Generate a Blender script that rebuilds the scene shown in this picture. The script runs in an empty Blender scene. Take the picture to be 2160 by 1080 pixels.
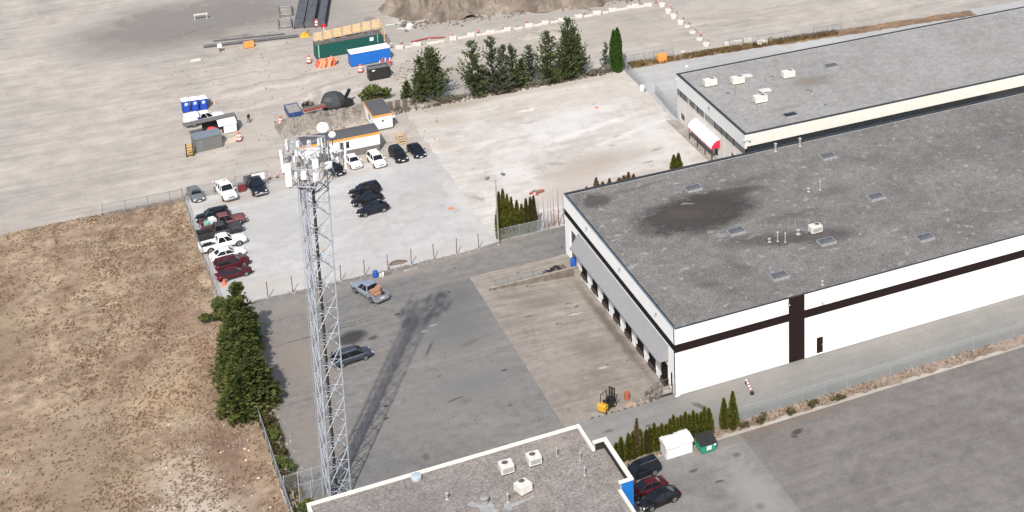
import bpy, bmesh, math, random
from mathutils import Vector, Matrix
import numpy as np
random.seed(7)
R_ = math.radians
scene = bpy.context.scene
C = scene.collection

# ------------------------------------------------------------------ camera
cam_data = bpy.data.cameras.new('camera')
cam = bpy.data.objects.new('camera', cam_data); C.objects.link(cam)
cam_data.sensor_fit = 'HORIZONTAL'; cam_data.sensor_width = 36.0
cam_data.lens = 36.0 * 3562.43 / 2160.0
cam_data.shift_x = (1080.0 - 1901.07) / 2160.0
cam_data.shift_y = -(540.0 + 381.09) / 2160.0
cam_data.clip_start = 1.0; cam_data.clip_end = 6000.0
right = Vector((0.8689278, -0.49479313, 0.0120103))
down = Vector((-0.10753897, -0.21242918, -0.97124107))
fwd = Vector((0.48311474, 0.84264678, -0.23779517))
m3 = Matrix((right, -down, -fwd)).transposed()
cam.matrix_world = Matrix.Translation((0, 0, 120.0)) @ m3.to_4x4()
scene.camera = cam

# ------------------------------------------------------------------ light
SUN_EL, SH_AZ = R_(45.4), R_(62.3)              # shadows fall towards SH_AZ (from +X)
world = bpy.data.worlds.new('World'); scene.world = world; world.use_nodes = True
wn = world.node_tree; wn.nodes.clear()
sky = wn.nodes.new('ShaderNodeTexSky'); sky.sky_type = 'NISHITA'; sky.sun_disc = False
sky.sun_elevation = SUN_EL
sky.sun_rotation = math.atan2(-math.cos(SH_AZ), -math.sin(SH_AZ))
sky.air_density = 1.0; sky.dust_density = 3.0; sky.ozone_density = 1.0
bg = wn.nodes.new('ShaderNodeBackground'); bg.inputs[1].default_value = 0.135
wo = wn.nodes.new('ShaderNodeOutputWorld')
wn.links.new(sky.outputs[0], bg.inputs[0]); wn.links.new(bg.outputs[0], wo.inputs[0])
sun_d = bpy.data.lights.new('sun', 'SUN'); sun_d.energy = 3.85; sun_d.angle = R_(0.8); sun_d.color = (1.0, 0.955, 0.89)
sun = bpy.data.objects.new('sun', sun_d); C.objects.link(sun); sun.location = (0, 0, 300)
ldir = Vector((math.cos(SUN_EL) * math.cos(SH_AZ), math.cos(SUN_EL) * math.sin(SH_AZ), -math.sin(SUN_EL)))
sun.rotation_euler = ldir.to_track_quat('-Z', 'Y').to_euler()
vs = scene.view_settings
vs.view_transform = 'Standard'; vs.look = 'None'; vs.gamma = 1.0; vs.use_curve_mapping = False
vs.exposure = 0.31

# ------------------------------------------------------------------ mesh helpers
class MB:
    def __init__(s): s.v = []; s.f = []
    def add(s, vs, fs):
        n = len(s.v); s.v += [tuple(p) for p in vs]; s.f += [tuple(i + n for i in f) for f in fs]; return s
    def box(s, x0, x1, y0, y1, z0, z1):
        return s.add([(x0,y0,z0),(x1,y0,z0),(x1,y1,z0),(x0,y1,z0),(x0,y0,z1),(x1,y0,z1),(x1,y1,z1),(x0,y1,z1)],
                     [(3,2,1,0),(4,5,6,7),(0,1,5,4),(1,2,6,5),(2,3,7,6),(3,0,4,7)])
    def obox(s, c, size, rz=0, rx=0, ry=0):
        M = Matrix.Translation(c) @ Matrix.Rotation(rz,4,'Z') @ Matrix.Rotation(ry,4,'Y') @ Matrix.Rotation(rx,4,'X')
        a, b, d = [q/2 for q in size]
        P = [(-a,-b,-d),(a,-b,-d),(a,b,-d),(-a,b,-d),(-a,-b,d),(a,-b,d),(a,b,d),(-a,b,d)]
        return s.add([M @ Vector(p) for p in P], [(3,2,1,0),(4,5,6,7),(0,1,5,4),(1,2,6,5),(2,3,7,6),(3,0,4,7)])
    def tube(s, p0, p1, r, n=6, r1=None):
        p0, p1 = Vector(p0), Vector(p1); d = (p1-p0)
        if d.length < 1e-6: return s
        q = d.to_track_quat('Z','Y').to_matrix(); r1 = r if r1 is None else r1
        vs = []
        for k in range(n):
            a = 2*math.pi*k/n; o = q @ Vector((math.cos(a), math.sin(a), 0))
            vs.append(p0+o*r); vs.append(p1+o*r1)
        fs = [(2*k, (2*k+2) % (2*n), (2*k+3) % (2*n), 2*k+1) for k in range(n)]
        fs += [tuple(2*k for k in reversed(range(n))), tuple(2*k+1 for k in range(n))]
        return s.add(vs, fs)
    def loft(s, rings, cap=True):
        n = len(rings[0]); vs = [p for r in rings for p in r]; fs = []
        for i in range(len(rings)-1):
            for k in range(n):
                a = i*n+k; b = i*n+(k+1) % n
                fs.append((a, b, b+n, a+n))
        if cap:
            fs.append(tuple(reversed(range(n)))); fs.append(tuple(range((len(rings)-1)*n, len(rings)*n)))
        return s.add(vs, fs)
    def lathe(s, prof, n=10, c=(0,0,0)):
        return s.loft([[(c[0]+r*math.cos(2*math.pi*k/n), c[1]+r*math.sin(2*math.pi*k/n), c[2]+z) for k in range(n)] for r, z in prof])
    def prism(s, poly, z0, z1):
        n = len(poly)
        return s.add([(x,y,z0) for x,y in poly]+[(x,y,z1) for x,y in poly],
            [tuple(reversed(range(n))), tuple(range(n,2*n))]+[(k,(k+1)%n,n+(k+1)%n,n+k) for k in range(n)])
    def mesh(s, name, mat, smooth=None):
        me = bpy.data.meshes.new(name); me.from_pydata(s.v, [], s.f); me.update()
        if smooth is not None:
            me.polygons.foreach_set('use_smooth', [True]*len(me.polygons))
            me.set_sharp_from_angle(angle=R_(smooth))
        if mat is not None: me.materials.append(mat)
        return me
    def build(s, name, mat, parent=None, smooth=None, loc=None):
        return link(name, s.mesh(name, mat, smooth), parent, loc)

def link(name, data, parent=None, loc=None, rz=0):
    o = bpy.data.objects.new(name, data); C.objects.link(o)
    if parent is not None: o.parent = parent
    if loc is not None: o.location = loc
    if rz: o.rotation_euler = (0, 0, rz)
    return o
def tag(o, label, cat, group=None):
    o['label'] = label; o['category'] = cat
    if group: o['group'] = group
    return o
def struct(o, label=None):
    o['kind'] = 'structure'
    if label: o['label'] = label
    return o
def thing(name, label, cat, loc=(0,0,0), rz=0, group=None):
    o = bpy.data.objects.new(name, None); C.objects.link(o); o.empty_display_size = 0.3
    if len(loc) == 2: loc = (loc[0], loc[1], 0)
    o.location = loc; o.rotation_euler = (0,0,rz)
    return tag(o, label, cat, group)
def copy_tree(o, parent=None):
    c = o.copy(); C.objects.link(c)
    if parent is not None: c.parent = parent
    for ch in list(o.children): copy_tree(ch, c)
    return c
ORD = ['first','second','third','fourth','fifth','sixth','seventh','eighth','ninth','tenth','eleventh','twelfth','thirteenth',
       'fourteenth','fifteenth','sixteenth','seventeenth','eighteenth','nineteenth','twentieth','twenty-first','twenty-second','twenty-third','twenty-fourth','twenty-fifth','twenty-sixth']

# ------------------------------------------------------------------ material helpers
class NT:
    def __init__(s, name):
        s.m = bpy.data.materials.new(name); s.m.use_nodes = True
        s.t = s.m.node_tree; s.t.nodes.clear()
        s.out = s.t.nodes.new('ShaderNodeOutputMaterial')
        s.p = s.t.nodes.new('ShaderNodeBsdfPrincipled'); s.t.links.new(s.p.outputs[0], s.out.inputs[0])
        s.tc = s.t.nodes.new('ShaderNodeTexCoord'); s.co = s.tc.outputs['Object']
    def use_world(s):
        s.co = s.t.nodes.new('ShaderNodeNewGeometry').outputs['Position']; return s
    def n(s, ty, **kw):
        nd = s.t.nodes.new(ty)
        for k, v in kw.items(): setattr(nd, k, v)
        return nd
    def l(s, a, b): s.t.links.new(a, b)
    def val(s, sock, v):
        if hasattr(v, 'is_linked') or hasattr(v, 'links'): s.l(v, sock)
        else: sock.default_value = v
    def math(s, op, a, b=0.0, clamp=False):
        nd = s.n('ShaderNodeMath', operation=op, use_clamp=clamp); s.val(nd.inputs[0], a); s.val(nd.inputs[1], b); return nd.outputs[0]
    def mapping(s, loc=(0,0,0), rot=(0,0,0), sc=(1,1,1), vec=None, ty='POINT'):
        nd = s.n('ShaderNodeMapping', vector_type=ty); nd.inputs['Location'].default_value = loc; nd.inputs['Rotation'].default_value = rot; nd.inputs['Scale'].default_value = sc
        s.l(vec if vec is not None else s.co, nd.inputs['Vector']); return nd.outputs[0]
    def noise(s, scale, detail=4, rough=0.55, vec=None, dist=0.0, col=False):
        nd = s.n('ShaderNodeTexNoise'); nd.inputs['Scale'].default_value = scale; nd.inputs['Detail'].default_value = detail
        nd.inputs['Roughness'].default_value = rough; nd.inputs['Distortion'].default_value = dist
        s.l(vec if vec is not None else s.co, nd.inputs['Vector'])
        return nd.outputs['Color'] if col else nd.outputs['Fac']
    def ramp(s, fac, lo, hi, a=0.0, b=1.0):
        nd = s.n('ShaderNodeMapRange', clamp=True); s.l(fac, nd.inputs[0])
        nd.inputs[1].default_value = lo; nd.inputs[2].default_value = hi; nd.inputs[3].default_value = a; nd.inputs[4].default_value = b
        return nd.outputs[0]
    def mix(s, fac, a, b, mode='MIX'):
        nd = s.n('ShaderNodeMix', data_type='RGBA', blend_type=mode)
        s.val(nd.inputs[0], fac)
        for sock, v in ((nd.inputs[6], a), (nd.inputs[7], b)):
            if isinstance(v, tuple): sock.default_value = v if len(v) == 4 else (*v, 1)
            else: s.l(v, sock)
        return nd.outputs[2]
    def hsv_mul(s, col, fac):          # multiply a colour by a scalar socket
        nd = s.n('ShaderNodeVectorMath', operation='SCALE'); s.l(col, nd.inputs[0]); s.val(nd.inputs['Scale'], fac); return nd.outputs[0]
    def blob(s, x, y, rx, ry, rot=0, edge=0.5, dist=None):
        v = dist if dist is not None else s.co
        v = s.mapping((x, y, 0), (0,0,rot), (rx, ry, 1e6), vec=v, ty='TEXTURE')
        g = s.n('ShaderNodeTexGradient', gradient_type='SPHERICAL'); s.l(v, g.inputs[0])
        return s.ramp(g.outputs['Fac'], 0.0, edge)
    def warped(s, scale, amp, detail=4):
        nz = s.noise(scale, detail, 0.6, col=True)
        a = s.n('ShaderNodeVectorMath', operation='SUBTRACT'); s.l(nz, a.inputs[0]); a.inputs[1].default_value = (.5,.5,.5)
        b = s.n('ShaderNodeVectorMath', operation='SCALE'); s.l(a.outputs[0], b.inputs[0]); b.inputs['Scale'].default_value = amp
        d = s.n('ShaderNodeVectorMath', operation='ADD'); s.l(s.co, d.inputs[0]); s.l(b.outputs[0], d.inputs[1])
        return d.outputs[0]
    def fin(s, col, rough=0.9, spec=0.3, metal=0.0, bump=None, bd=0.05, bs=0.5, coat=0.0):
        if isinstance(col, tuple): s.p.inputs['Base Color'].default_value = (*col[:3], 1)
        else: s.l(col, s.p.inputs['Base Color'])
        s.val(s.p.inputs['Roughness'], rough); s.p.inputs['Specular IOR Level'].default_value = spec; s.p.inputs['Metallic'].default_value = metal
        s.p.inputs['Coat Weight'].default_value = coat
        if bump is not None:
            b = s.n('ShaderNodeBump'); b.inputs['Distance'].default_value = bd; b.inputs['Strength'].default_value = bs
            s.l(bump, b.inputs['Height']); s.l(b.outputs[0], s.p.inputs['Normal'])
        return s.m

_mc = {}
def plain(name, col, rough=0.6, metal=0.0, var=0.12, scale=2.0, coat=0.0, spec=0.4):
    if name in _mc: return _mc[name]
    t = NT(name)
    f = t.ramp(t.noise(scale, 5, 0.65), 0.3, 0.7, 1-var, 1+var)
    base = t.n('ShaderNodeRGB'); base.outputs[0].default_value = (*col, 1)
    r = t.ramp(t.noise(scale*3, 3), 0.3, 0.7, max(0.02, rough-0.08), min(1, rough+0.08))
    _mc[name] = t.fin(t.hsv_mul(base.outputs[0], f), r, spec, metal, coat=coat)
    return _mc[name]

def ground_mat(name, c_a, c_b, big=0.06, mid=0.5, grain=0.22, stains=(), streak=None, speck=None, bd=0.03, rough=0.95, warp=(0.35, 3.0), mott=0.30, seams=()):
    """two-tone ground: large patches, mottling, fine grain, streaks, and stains with shapes of their own"""
    t = NT(name).use_world()
    n1 = t.noise(big, 7, 0.62, dist=0.4); n2 = t.noise(mid, 6, 0.68); n3 = t.noise(5.0, 4, 0.75)
    col = t.mix(t.ramp(n1, 0.36, 0.64), c_a, c_b)
    m = t.ramp(n2, 0.28, 0.72, 1-mott, 1+mott)
    g = t.ramp(n3, 0.25, 0.75, 1-grain, 1+grain)
    col = t.hsv_mul(col, t.math('MULTIPLY', m, g))
    if streak:
        rot, sc, amt = streak
        v = t.mapping((0,0,0), (0,0,rot), (0.05*sc, 0.9*sc, 1))
        s1 = t.ramp(t.noise(1.0, 6, 0.7, vec=v), 0.3, 0.7, 1-amt, 1+amt)
        col = t.hsv_mul(col, s1)
    if speck:
        sc, thr, cc = speck
        col = t.mix(t.ramp(t.noise(sc, 2, 0.5), thr, thr+0.05), col, cc)
    if stains:
        w = t.warped(*warp)
        for (x, y, rx, ry, rot, cc, al, edge) in stains:
            raw = t.blob(x, y, rx, ry, rot, 1.0, w)
            k = t.ramp(t.math('ADD', t.math('DIVIDE', raw, edge), t.math('MULTIPLY', t.math('SUBTRACT', n2, 0.5), t.ramp(raw, 0.0, 0.08, 0.0, 1.6))), 0.05, 0.95)
            col = t.mix(t.math('MULTIPLY', k, al), col, cc)
    for (x0, x1, y0, y1, cc, al) in seams:          # cracks and joints: thin wandering lines
        w = t.warped(0.6, 0.35)
        L = math.hypot(x1-x0, y1-y0); a = math.atan2(y1-y0, x1-x0)
        k = t.blob((x0+x1)/2, (y0+y1)/2, L/2, 0.14, a, 0.35, w)
        col = t.mix(t.math('MULTIPLY', k, al), col, cc)
    bump = t.math('ADD', t.math('MULTIPLY', n3, 0.5), n2)
    return t.fin(col, rough, 0.2, bump=bump, bd=bd, bs=0.6)

def paint(name, col, rough=0.28, metal=0.0):
    if name in _mc: return _mc[name]
    t = NT(name)
    f = t.ramp(t.noise(1.7, 4, 0.6), 0.3, 0.7, 0.9, 1.1)
    base = t.n('ShaderNodeRGB'); base.outputs[0].default_value = (*col, 1)
    dust = t.ramp(t.noise(0.9, 5, 0.7), 0.45, 0.8, 0.0, 0.05 if max(col) < 0.2 else 0.15)
    c = t.mix(dust, t.hsv_mul(base.outputs[0], f), (0.32, 0.29, 0.25))
    _mc[name] = t.fin(c, rough, 0.25, metal, coat=0.06)
    return _mc[name]

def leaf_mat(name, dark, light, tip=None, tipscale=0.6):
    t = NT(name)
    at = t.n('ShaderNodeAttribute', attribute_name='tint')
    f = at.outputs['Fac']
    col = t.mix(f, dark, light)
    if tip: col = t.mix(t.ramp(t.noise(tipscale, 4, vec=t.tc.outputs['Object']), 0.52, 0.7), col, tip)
    m = t.fin(col, 0.75, 0.2)
    # thin leaves let some light through
    tr = t.n('ShaderNodeBsdfTranslucent'); t.l(col, tr.inputs[0])
    mx = t.n('ShaderNodeMixShader'); mx.inputs[0].default_value = 0.35
    t.l(t.p.outputs[0], mx.inputs[1]); t.l(tr.outputs[0], mx.inputs[2]); t.l(mx.outputs[0], t.out.inputs[0])
    return m

def chainlink(name, col=(0.36,0.38,0.39), open_=0.72, pitch=0.09):
    t = NT(name)
    sx = t.n('ShaderNodeSeparateXYZ'); t.l(t.tc.outputs['Object'], sx.inputs[0])
    def wire(op):
        u = t.math(op, sx.outputs[0], sx.outputs[2]); u = t.math('DIVIDE', u, pitch)
        return t.math('GREATER_THAN', t.math('FRACT', u), math.sqrt(open_))
    w = t.math('MAXIMUM', wire('ADD'), wire('SUBTRACT'))
    t.fin(col, 0.5, 0.4, 0.5)
    tr = t.n('ShaderNodeBsdfTransparent'); mx = t.n('ShaderNodeMixShader')
    t.l(w, mx.inputs[0]); t.l(tr.outputs[0], mx.inputs[1]); t.l(t.p.outputs[0], mx.inputs[2]); t.l(mx.outputs[0], t.out.inputs[0])
    return t.m
# ------------------------------------------------------------------ ground and paving
def jag(poly, amp, step=1.2, seed=1):
    rnd = random.Random(seed); out = []
    for i, a in enumerate(poly):
        b = poly[(i+1) % len(poly)]; L = math.hypot(b[0]-a[0], b[1]-a[1]); n = max(1, int(L/step)); n = min(n, 90)
        for k in range(n):
            t = k/n; j = 0 if k == 0 else amp
            out.append((a[0]+(b[0]-a[0])*t+rnd.uniform(-j,j), a[1]+(b[1]-a[1])*t+rnd.uniform(-j,j)))
    return out
def sheet(name, poly, z, mat, amp=0.0, step=1.2, seed=1, label=None):
    p = jag(poly, amp, step, seed) if amp else poly
    b = MB(); b.add([(x,y,z) for x,y in p], [tuple(range(len(p)))])
    return struct(b.build(name, mat), label)

tan_d, dark_d = (0.205,0.165,0.125), (0.11,0.095,0.08)
m_dirt = ground_mat('packed_dirt', (0.405,0.37,0.325), (0.315,0.288,0.255), big=0.035, mid=0.25, grain=0.2, mott=0.18,
    streak=(R_(-8), 0.9, 0.15), bd=0.07, speck=(0.7,0.70,(0.23,0.205,0.178)),
    stains=[(36,343,32,19,0.1,(0.185,0.172,0.158),0.92,0.6),(52,326,16,4,-0.1,(0.20,0.18,0.16),0.5,0.6),(46,300,15,10,0.3,(0.40,0.355,0.30),0.55,0.7),
            (62,333,9,14,0.2,(0.26,0.235,0.21),0.7,0.7),(36,283,14,8,0,(0.39,0.345,0.295),0.5,0.8),(64,292,6,8,0,(0.42,0.38,0.33),0.5,0.8),
            (75,292,9,6,0.2,(0.22,0.2,0.175),0.45,0.8),(100,297,22,10,-0.1,(0.33,0.3,0.255),0.5,0.8),(138,302,26,10,-0.15,(0.40,0.365,0.315),0.5,0.8),
            (33,266,13,5,0,(0.4,0.37,0.33),0.6,0.8),(120,285,16,4,0.0,(0.33,0.305,0.27),0.5,0.8),(46.5,290,10,0.9,1.25,(0.50,0.455,0.40),0.8,0.6),(48.4,290.5,10,0.7,1.27,(0.27,0.24,0.21),0.5,0.6),(50.2,291,11,0.9,1.3,(0.50,0.455,0.40),0.8,0.6),(44,301,17,1.1,0.12,(0.49,0.445,0.39),0.75,0.6),(45,303.5,17,0.8,0.1,(0.26,0.232,0.2),0.55,0.6),(50,297,14,0.8,0.3,(0.25,0.22,0.19),0.5,0.6),(40,294,13,1.0,0.35,(0.49,0.445,0.39),0.6,0.6),(33,309,13,0.9,0.06,(0.25,0.225,0.2),0.55,0.6),(37,270,9,1.4,0.05,(0.30,0.275,0.25),0.5,0.7),(30,275,8,2.0,0.2,(0.46,0.42,0.365),0.6,0.7),(36,305,12,0.9,-0.05,(0.46,0.41,0.36),0.5,0.7),(52,304,2.2,0.35,0.3,(0.2,0.175,0.15),0.6,0.6),(42,330,9,0.5,-0.2,(0.14,0.125,0.115),0.6,0.6),(34,336,8,0.6,0.3,(0.15,0.135,0.12),0.5,0.6),(128,292,16,0.6,-0.12,(0.24,0.22,0.19),0.5,0.6),(124,297,18,0.5,-0.35,(0.26,0.235,0.2),0.5,0.6),(140,296,18,0.5,-0.1,(0.27,0.245,0.215),0.5,0.6),(112,290,7,0.5,-0.5,(0.25,0.225,0.2),0.4,0.6),(66,327,1.6,2.2,0.3,(0.17,0.15,0.14),0.6,0.7)], warp=(0.16, 7.0))
HX0, HX1, HY0, HY1 = 57.0, 69.42, 176.0, 212.0
b = MB(); F = 2500.0
b.add([(-F,-F,0),(F,-F,0),(F,HY0,0),(-F,HY0,0)], [(0,1,2,3)])
b.add([(-F,HY1,0),(F,HY1,0),(F,F,0),(-F,F,0)], [(0,1,2,3)])
b.add([(-F,HY0,0),(HX0,HY0,0),(HX0,HY1,0),(-F,HY1,0)], [(0,1,2,3)])
b.add([(HX1+.3,HY0,0),(F,HY0,0),(F,HY1,0),(HX1+.3,HY1,0)], [(0,1,2,3)])
struct(b.build('ground', m_dirt), 'tan packed dirt of the construction site')

m_field = ground_mat('dry_field', (0.34,0.26,0.18), (0.21,0.145,0.10), big=0.13, mid=0.6, grain=0.34, mott=0.5, bd=0.14,
    stains=[(15,178,7,17,0.1,(0.44,0.385,0.32),0.85,0.8),(19,190,3.2,14,0,(0.15,0.085,0.062),0.75,0.8),(20,171,3,9,0,(0.14,0.08,0.06),0.75,0.8),(14,206,7,9,0,(0.38,0.28,0.18),0.7,0.8),(21.5,188,1.6,5,0,(0.3,0.2,0.13),0.5,0.9),(19.5,215,3,8,0,(0.27,0.17,0.12),0.6,0.8),
            (4,195,8,18,0,(0.24,0.19,0.13),0.7,0.8),(17,228,4,9,0,(0.2,0.12,0.09),0.6,0.8),(-6,230,8,16,0,(0.16,0.13,0.075),0.6,0.8)], warp=(0.5, 4.5))
sheet('dry_field', [(-60,90),(23.3,90),(23.3,262),(-60,262)], 0.004, m_field, 0.25, 1.0, 3, 'dry brown grass field beside the fenced yard')

m_lot = ground_mat('lot_gravel', (0.44,0.435,0.422), (0.375,0.365,0.35), big=0.05, mid=0.5, grain=0.18, mott=0.13, bd=0.015, streak=(R_(6), 0.5, 0.05),
    stains=[(38.5,235.4,0.9,0.6,0,(0.42,0.32,0.24),0.8,0.7),(30,228,6,3,0,(0.40,0.37,0.33),0.7,0.8),(52,226.5,10,2,0,(0.40,0.375,0.345),0.8,0.8),(43,258.5,14,2.2,0,(0.36,0.31,0.26),0.55,0.8),
            (30,257.5,7,2.4,0,(0.34,0.29,0.24),0.6,0.8),(60.5,240,1.6,14,0,(0.47,0.45,0.42),0.8,0.8),(57.5,240.5,0.8,1.2,0,(0.31,0.30,0.29),0.6,0.8),(47,240,1.2,0.3,0.2,(0.55,0.54,0.53),0.6,0.8),(52,243,1.0,0.25,0.1,(0.5,0.5,0.49),0.6,0.8),
            (35,246,8,5,0.2,(0.35,0.345,0.335),0.6,0.9),(55,252,6,4,0,(0.36,0.355,0.345),0.5,0.9)], warp=(0.7, 1.6))
sheet('gravel_parking_lot', [(23.4,224.3),(62.1,224.3),(61.6,261.0),(23.4,261.0)], 0.008, m_lot, 0.18, 0.9, 5, 'pale grey gravel parking lot')

m_bright = ground_mat('crushed_concrete', (0.505,0.483,0.452), (0.405,0.368,0.325), big=0.075, mid=0.35, grain=0.18, mott=0.17, bd=0.06, streak=(R_(12), 0.7, 0.12), speck=(0.5,0.70,(0.33,0.30,0.265)),
    stains=[(76,236,9,5,0.1,(0.36,0.315,0.27),0.65,0.8),(83,243,11,5,0.3,(0.35,0.295,0.245),0.75,0.8),(70,277.5,12,2.8,0,(0.31,0.27,0.225),0.75,0.8),(67,271,5,4,0,(0.40,0.345,0.29),0.75,0.8),(90,277,12,1.6,0,(0.36,0.32,0.28),0.6,0.8),(97,246,5,5,0.4,(0.38,0.33,0.28),0.5,0.8),(88,257,13,1.2,0.25,(0.6,0.59,0.575),0.7,0.8),(92,252,12,1.0,0.35,(0.6,0.59,0.575),0.6,0.8),(70,246,5,6,0.2,(0.58,0.57,0.55),0.6,0.8),(66,236,3,7,0.2,(0.56,0.545,0.52),0.6,0.8),(69.5,262,3.5,2.2,0.3,(0.36,0.33,0.3),0.5,0.8),(87,272,3,1.2,0.1,(0.4,0.34,0.29),0.6,0.8),
            (90,270,14,7,0,(0.47,0.42,0.37),0.5,0.8),(84,262,12,6,0.1,(0.535,0.525,0.51),0.7,0.8),(96,250,4,14,0.05,(0.52,0.51,0.49),0.7,0.8),(73,252,7,5,0.4,(0.53,0.515,0.49),0.6,0.8),
            (77.5,246.5,2.2,0.9,-0.4,(0.28,0.265,0.25),0.7,0.6),(66,266,2.6,1.5,0.3,(0.3,0.28,0.26),0.5,0.7),(79,264.5,2.6,0.5,0,(0.27,0.255,0.24),0.6,0.7),(63,240.5,0.7,2.4,0.3,(0.25,0.23,0.21),0.7,0.7),(64,262,3,4,0,(0.39,0.33,0.27),0.6,0.8),
            (94,244,1.8,0.5,0.2,(0.22,0.2,0.18),0.7,0.7),(88,249,1.2,0.4,0.2,(0.25,0.22,0.2),0.7,0.7),(91,240,1.4,0.4,0.1,(0.22,0.19,0.17),0.7,0.7),(86,236,8,2,0,(0.37,0.32,0.27),0.6,0.8),(100,262,2.4,1.6,0,(0.37,0.32,0.27),0.6,0.8),
            (80,269.5,2.4,0.8,0,(0.62,0.61,0.59),0.8,0.6),(71,259.5,3.2,0.6,0.1,(0.57,0.55,0.53),0.7,0.7)], warp=(0.45, 2.6),
    seams=[(62.4,246,63.6,232,(0.22,0.2,0.18),0.7),(62,256,68,254.5,(0.28,0.26,0.24),0.5),(62.4,251,70,249.5,(0.28,0.26,0.24),0.5)])
sheet('bright_vacant_lot', [(61.4,225.6),(100.0,225.6),(100.6,253.5),(101.6,262),(102.5,279.2),(61.4,280.4)], 0.012, m_bright, 0.3, 0.9, 9, 'pale crushed concrete surface of the vacant lot')

m_east = ground_mat('grey_lane', (0.40,0.395,0.385), (0.34,0.335,0.325), big=0.06, mid=0.5, grain=0.12, mott=0.1, bd=0.02, streak=(R_(2), 0.5, 0.06))
sheet('service_lane', [(99.2,218.5),(200,218.5),(200,275.5),(102.0,279.0),(101.0,254)], 0.016, m_east, 0.2, 1.2, 11, 'grey gravel lane around the cream building')

grey = (0.105,0.103,0.10)
m_yard = ground_mat('yard_asphalt', (0.155,0.153,0.147), (0.198,0.186,0.172), big=0.045, mid=0.7, grain=0.26, mott=0.19, bd=0.012, streak=(R_(14), 0.8, 0.12), speck=(0.9,0.70,(0.085,0.078,0.07)),
    stains=[(30,208,7,13,0,(0.235,0.2,0.172),0.75,0.8),(29,188,6,11,0,(0.22,0.19,0.165),0.7,0.8),(31,220.5,9,4,0,(0.235,0.21,0.185),0.75,0.8),(44,222.3,14,1.6,0,(0.25,0.22,0.19),0.8,0.8),(57,223.6,9,0.9,0,(0.26,0.225,0.2),0.6,0.8),
            (37.2,208.6,2.6,2.1,0.4,(0.035,0.034,0.034),0.9,0.5),(39.7,207.3,1.0,0.7,0,(0.05,0.047,0.045),0.8,0.6),(34,211.5,9,0.22,0.06,(0.06,0.058,0.055),0.7,0.6),(38,212.4,6,0.16,0.1,(0.07,0.065,0.06),0.6,0.6),
            (52,213,5.5,4,0.3,(0.11,0.11,0.108),0.65,0.8),(50,205,7,9,0.2,(0.132,0.133,0.132),0.7,0.9),(48,190,9,7,0,(0.145,0.146,0.145),0.6,0.9),(38.5,185,6,6,0,(0.2,0.182,0.165),0.55,0.9),
            (48.4,211.8,0.35,0.3,0,(0.03,0.03,0.03),0.9,0.5),(51.5,214.3,0.3,0.25,0,(0.03,0.03,0.03),0.9,0.5),(43.9,211.6,0.4,0.3,0,(0.03,0.03,0.03),0.9,0.5),(37.5,190.6,0.5,0.35,0,(0.035,0.03,0.03),0.9,0.5),(36.9,187.9,0.5,0.28,0,(0.03,0.03,0.03),0.9,0.5),
            (45.5,201.2,0.35,2.4,-0.5,(0.08,0.072,0.066),0.8,0.6),(39,178,0.5,0.9,0,(0.1,0.075,0.065),0.7,0.6),(45.2,188,1.4,0.3,0.1,(0.07,0.06,0.055),0.7,0.6),(46.2,187,1.2,0.8,0.1,(0.15,0.115,0.095),0.6,0.7),(50.4,200,2.0,0.8,0.3,(0.12,0.1,0.09),0.6,0.7),(52.5,191.5,0.5,0.3,0,(0.06,0.055,0.05),0.8,0.6),
            (47.4,206.6,0.7,0.2,0,(0.36,0.35,0.34),0.8,0.6),(45.9,205.6,0.6,0.35,0,(0.32,0.31,0.3),0.7,0.6),(50.7,183.5,0.5,0.3,0,(0.07,0.06,0.055),0.7,0.6)], warp=(0.9, 1.0))
sheet('asphalt_yard', [(24.2,150),(55.25,150),(55.25,216.9),(69.2,216.9),(69.6,217.2),(92,217.2),(92,225.4),(76,225.4),(62,225.2),(58,224.5),(24.6,224.5)], 0.020, m_yard, 0.10, 0.7, 13, 'worn grey asphalt yard in front of the loading dock')

m_pad = ground_mat('dock_concrete', (0.275,0.247,0.214), (0.215,0.19,0.166), big=0.08, mid=0.6, grain=0.2, mott=0.2, bd=0.01, streak=(R_(1), 1.6, 0.19), speck=(1.1,0.71,(0.10,0.085,0.07)),
    stains=[(68.3,195,0.9,19,0,(0.10,0.082,0.068),0.7,0.7),(64,192,3,3,0.3,(0.15,0.122,0.1),0.5,0.8),(62,206,5,2.5,0,(0.15,0.125,0.105),0.55,0.8),(59,188,3,6,0,(0.27,0.235,0.2),0.6,0.8),
            (65,201.2,1.3,0.22,0.1,(0.5,0.48,0.45),0.8,0.6),(63.9,186.5,0.8,0.3,-0.2,(0.45,0.42,0.4),0.7,0.6),(66,203.3,0.6,0.25,0.5,(0.07,0.06,0.05),0.8,0.6),(65.2,204.5,0.6,0.2,0.7,(0.06,0.05,0.05),0.7,0.6),(59.3,203,0.8,0.3,0,(0.08,0.06,0.06),0.7,0.6),(62.3,180,6,2.2,0,(0.285,0.245,0.205),0.6,0.8),(63,197,4,1.3,0,(0.30,0.27,0.235),0.5,0.8)], warp=(0.8, 1.2),
    seams=[(55.4,216,55.5,177,(0.08,0.07,0.06),0.6)])
def padz(x, y):
    return -max(0, (x-HX0))/(HX1-HX0)*(0.42+0.55*(y-178)/33.0)
b = MB(); nx, ny = 12, 24
vs_ = [(HX0+(HX1-HX0)*i/nx, HY0+(HY1-HY0)*j/ny, padz(HX0+(HX1-HX0)*i/nx, HY0+(HY1-HY0)*j/ny)+0.0242) for j in range(ny+1) for i in range(nx+1)]
b.add(vs_, [(j*(nx+1)+i, j*(nx+1)+i+1, (j+1)*(nx+1)+i+1, (j+1)*(nx+1)+i) for j in range(ny) for i in range(nx)])
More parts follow.
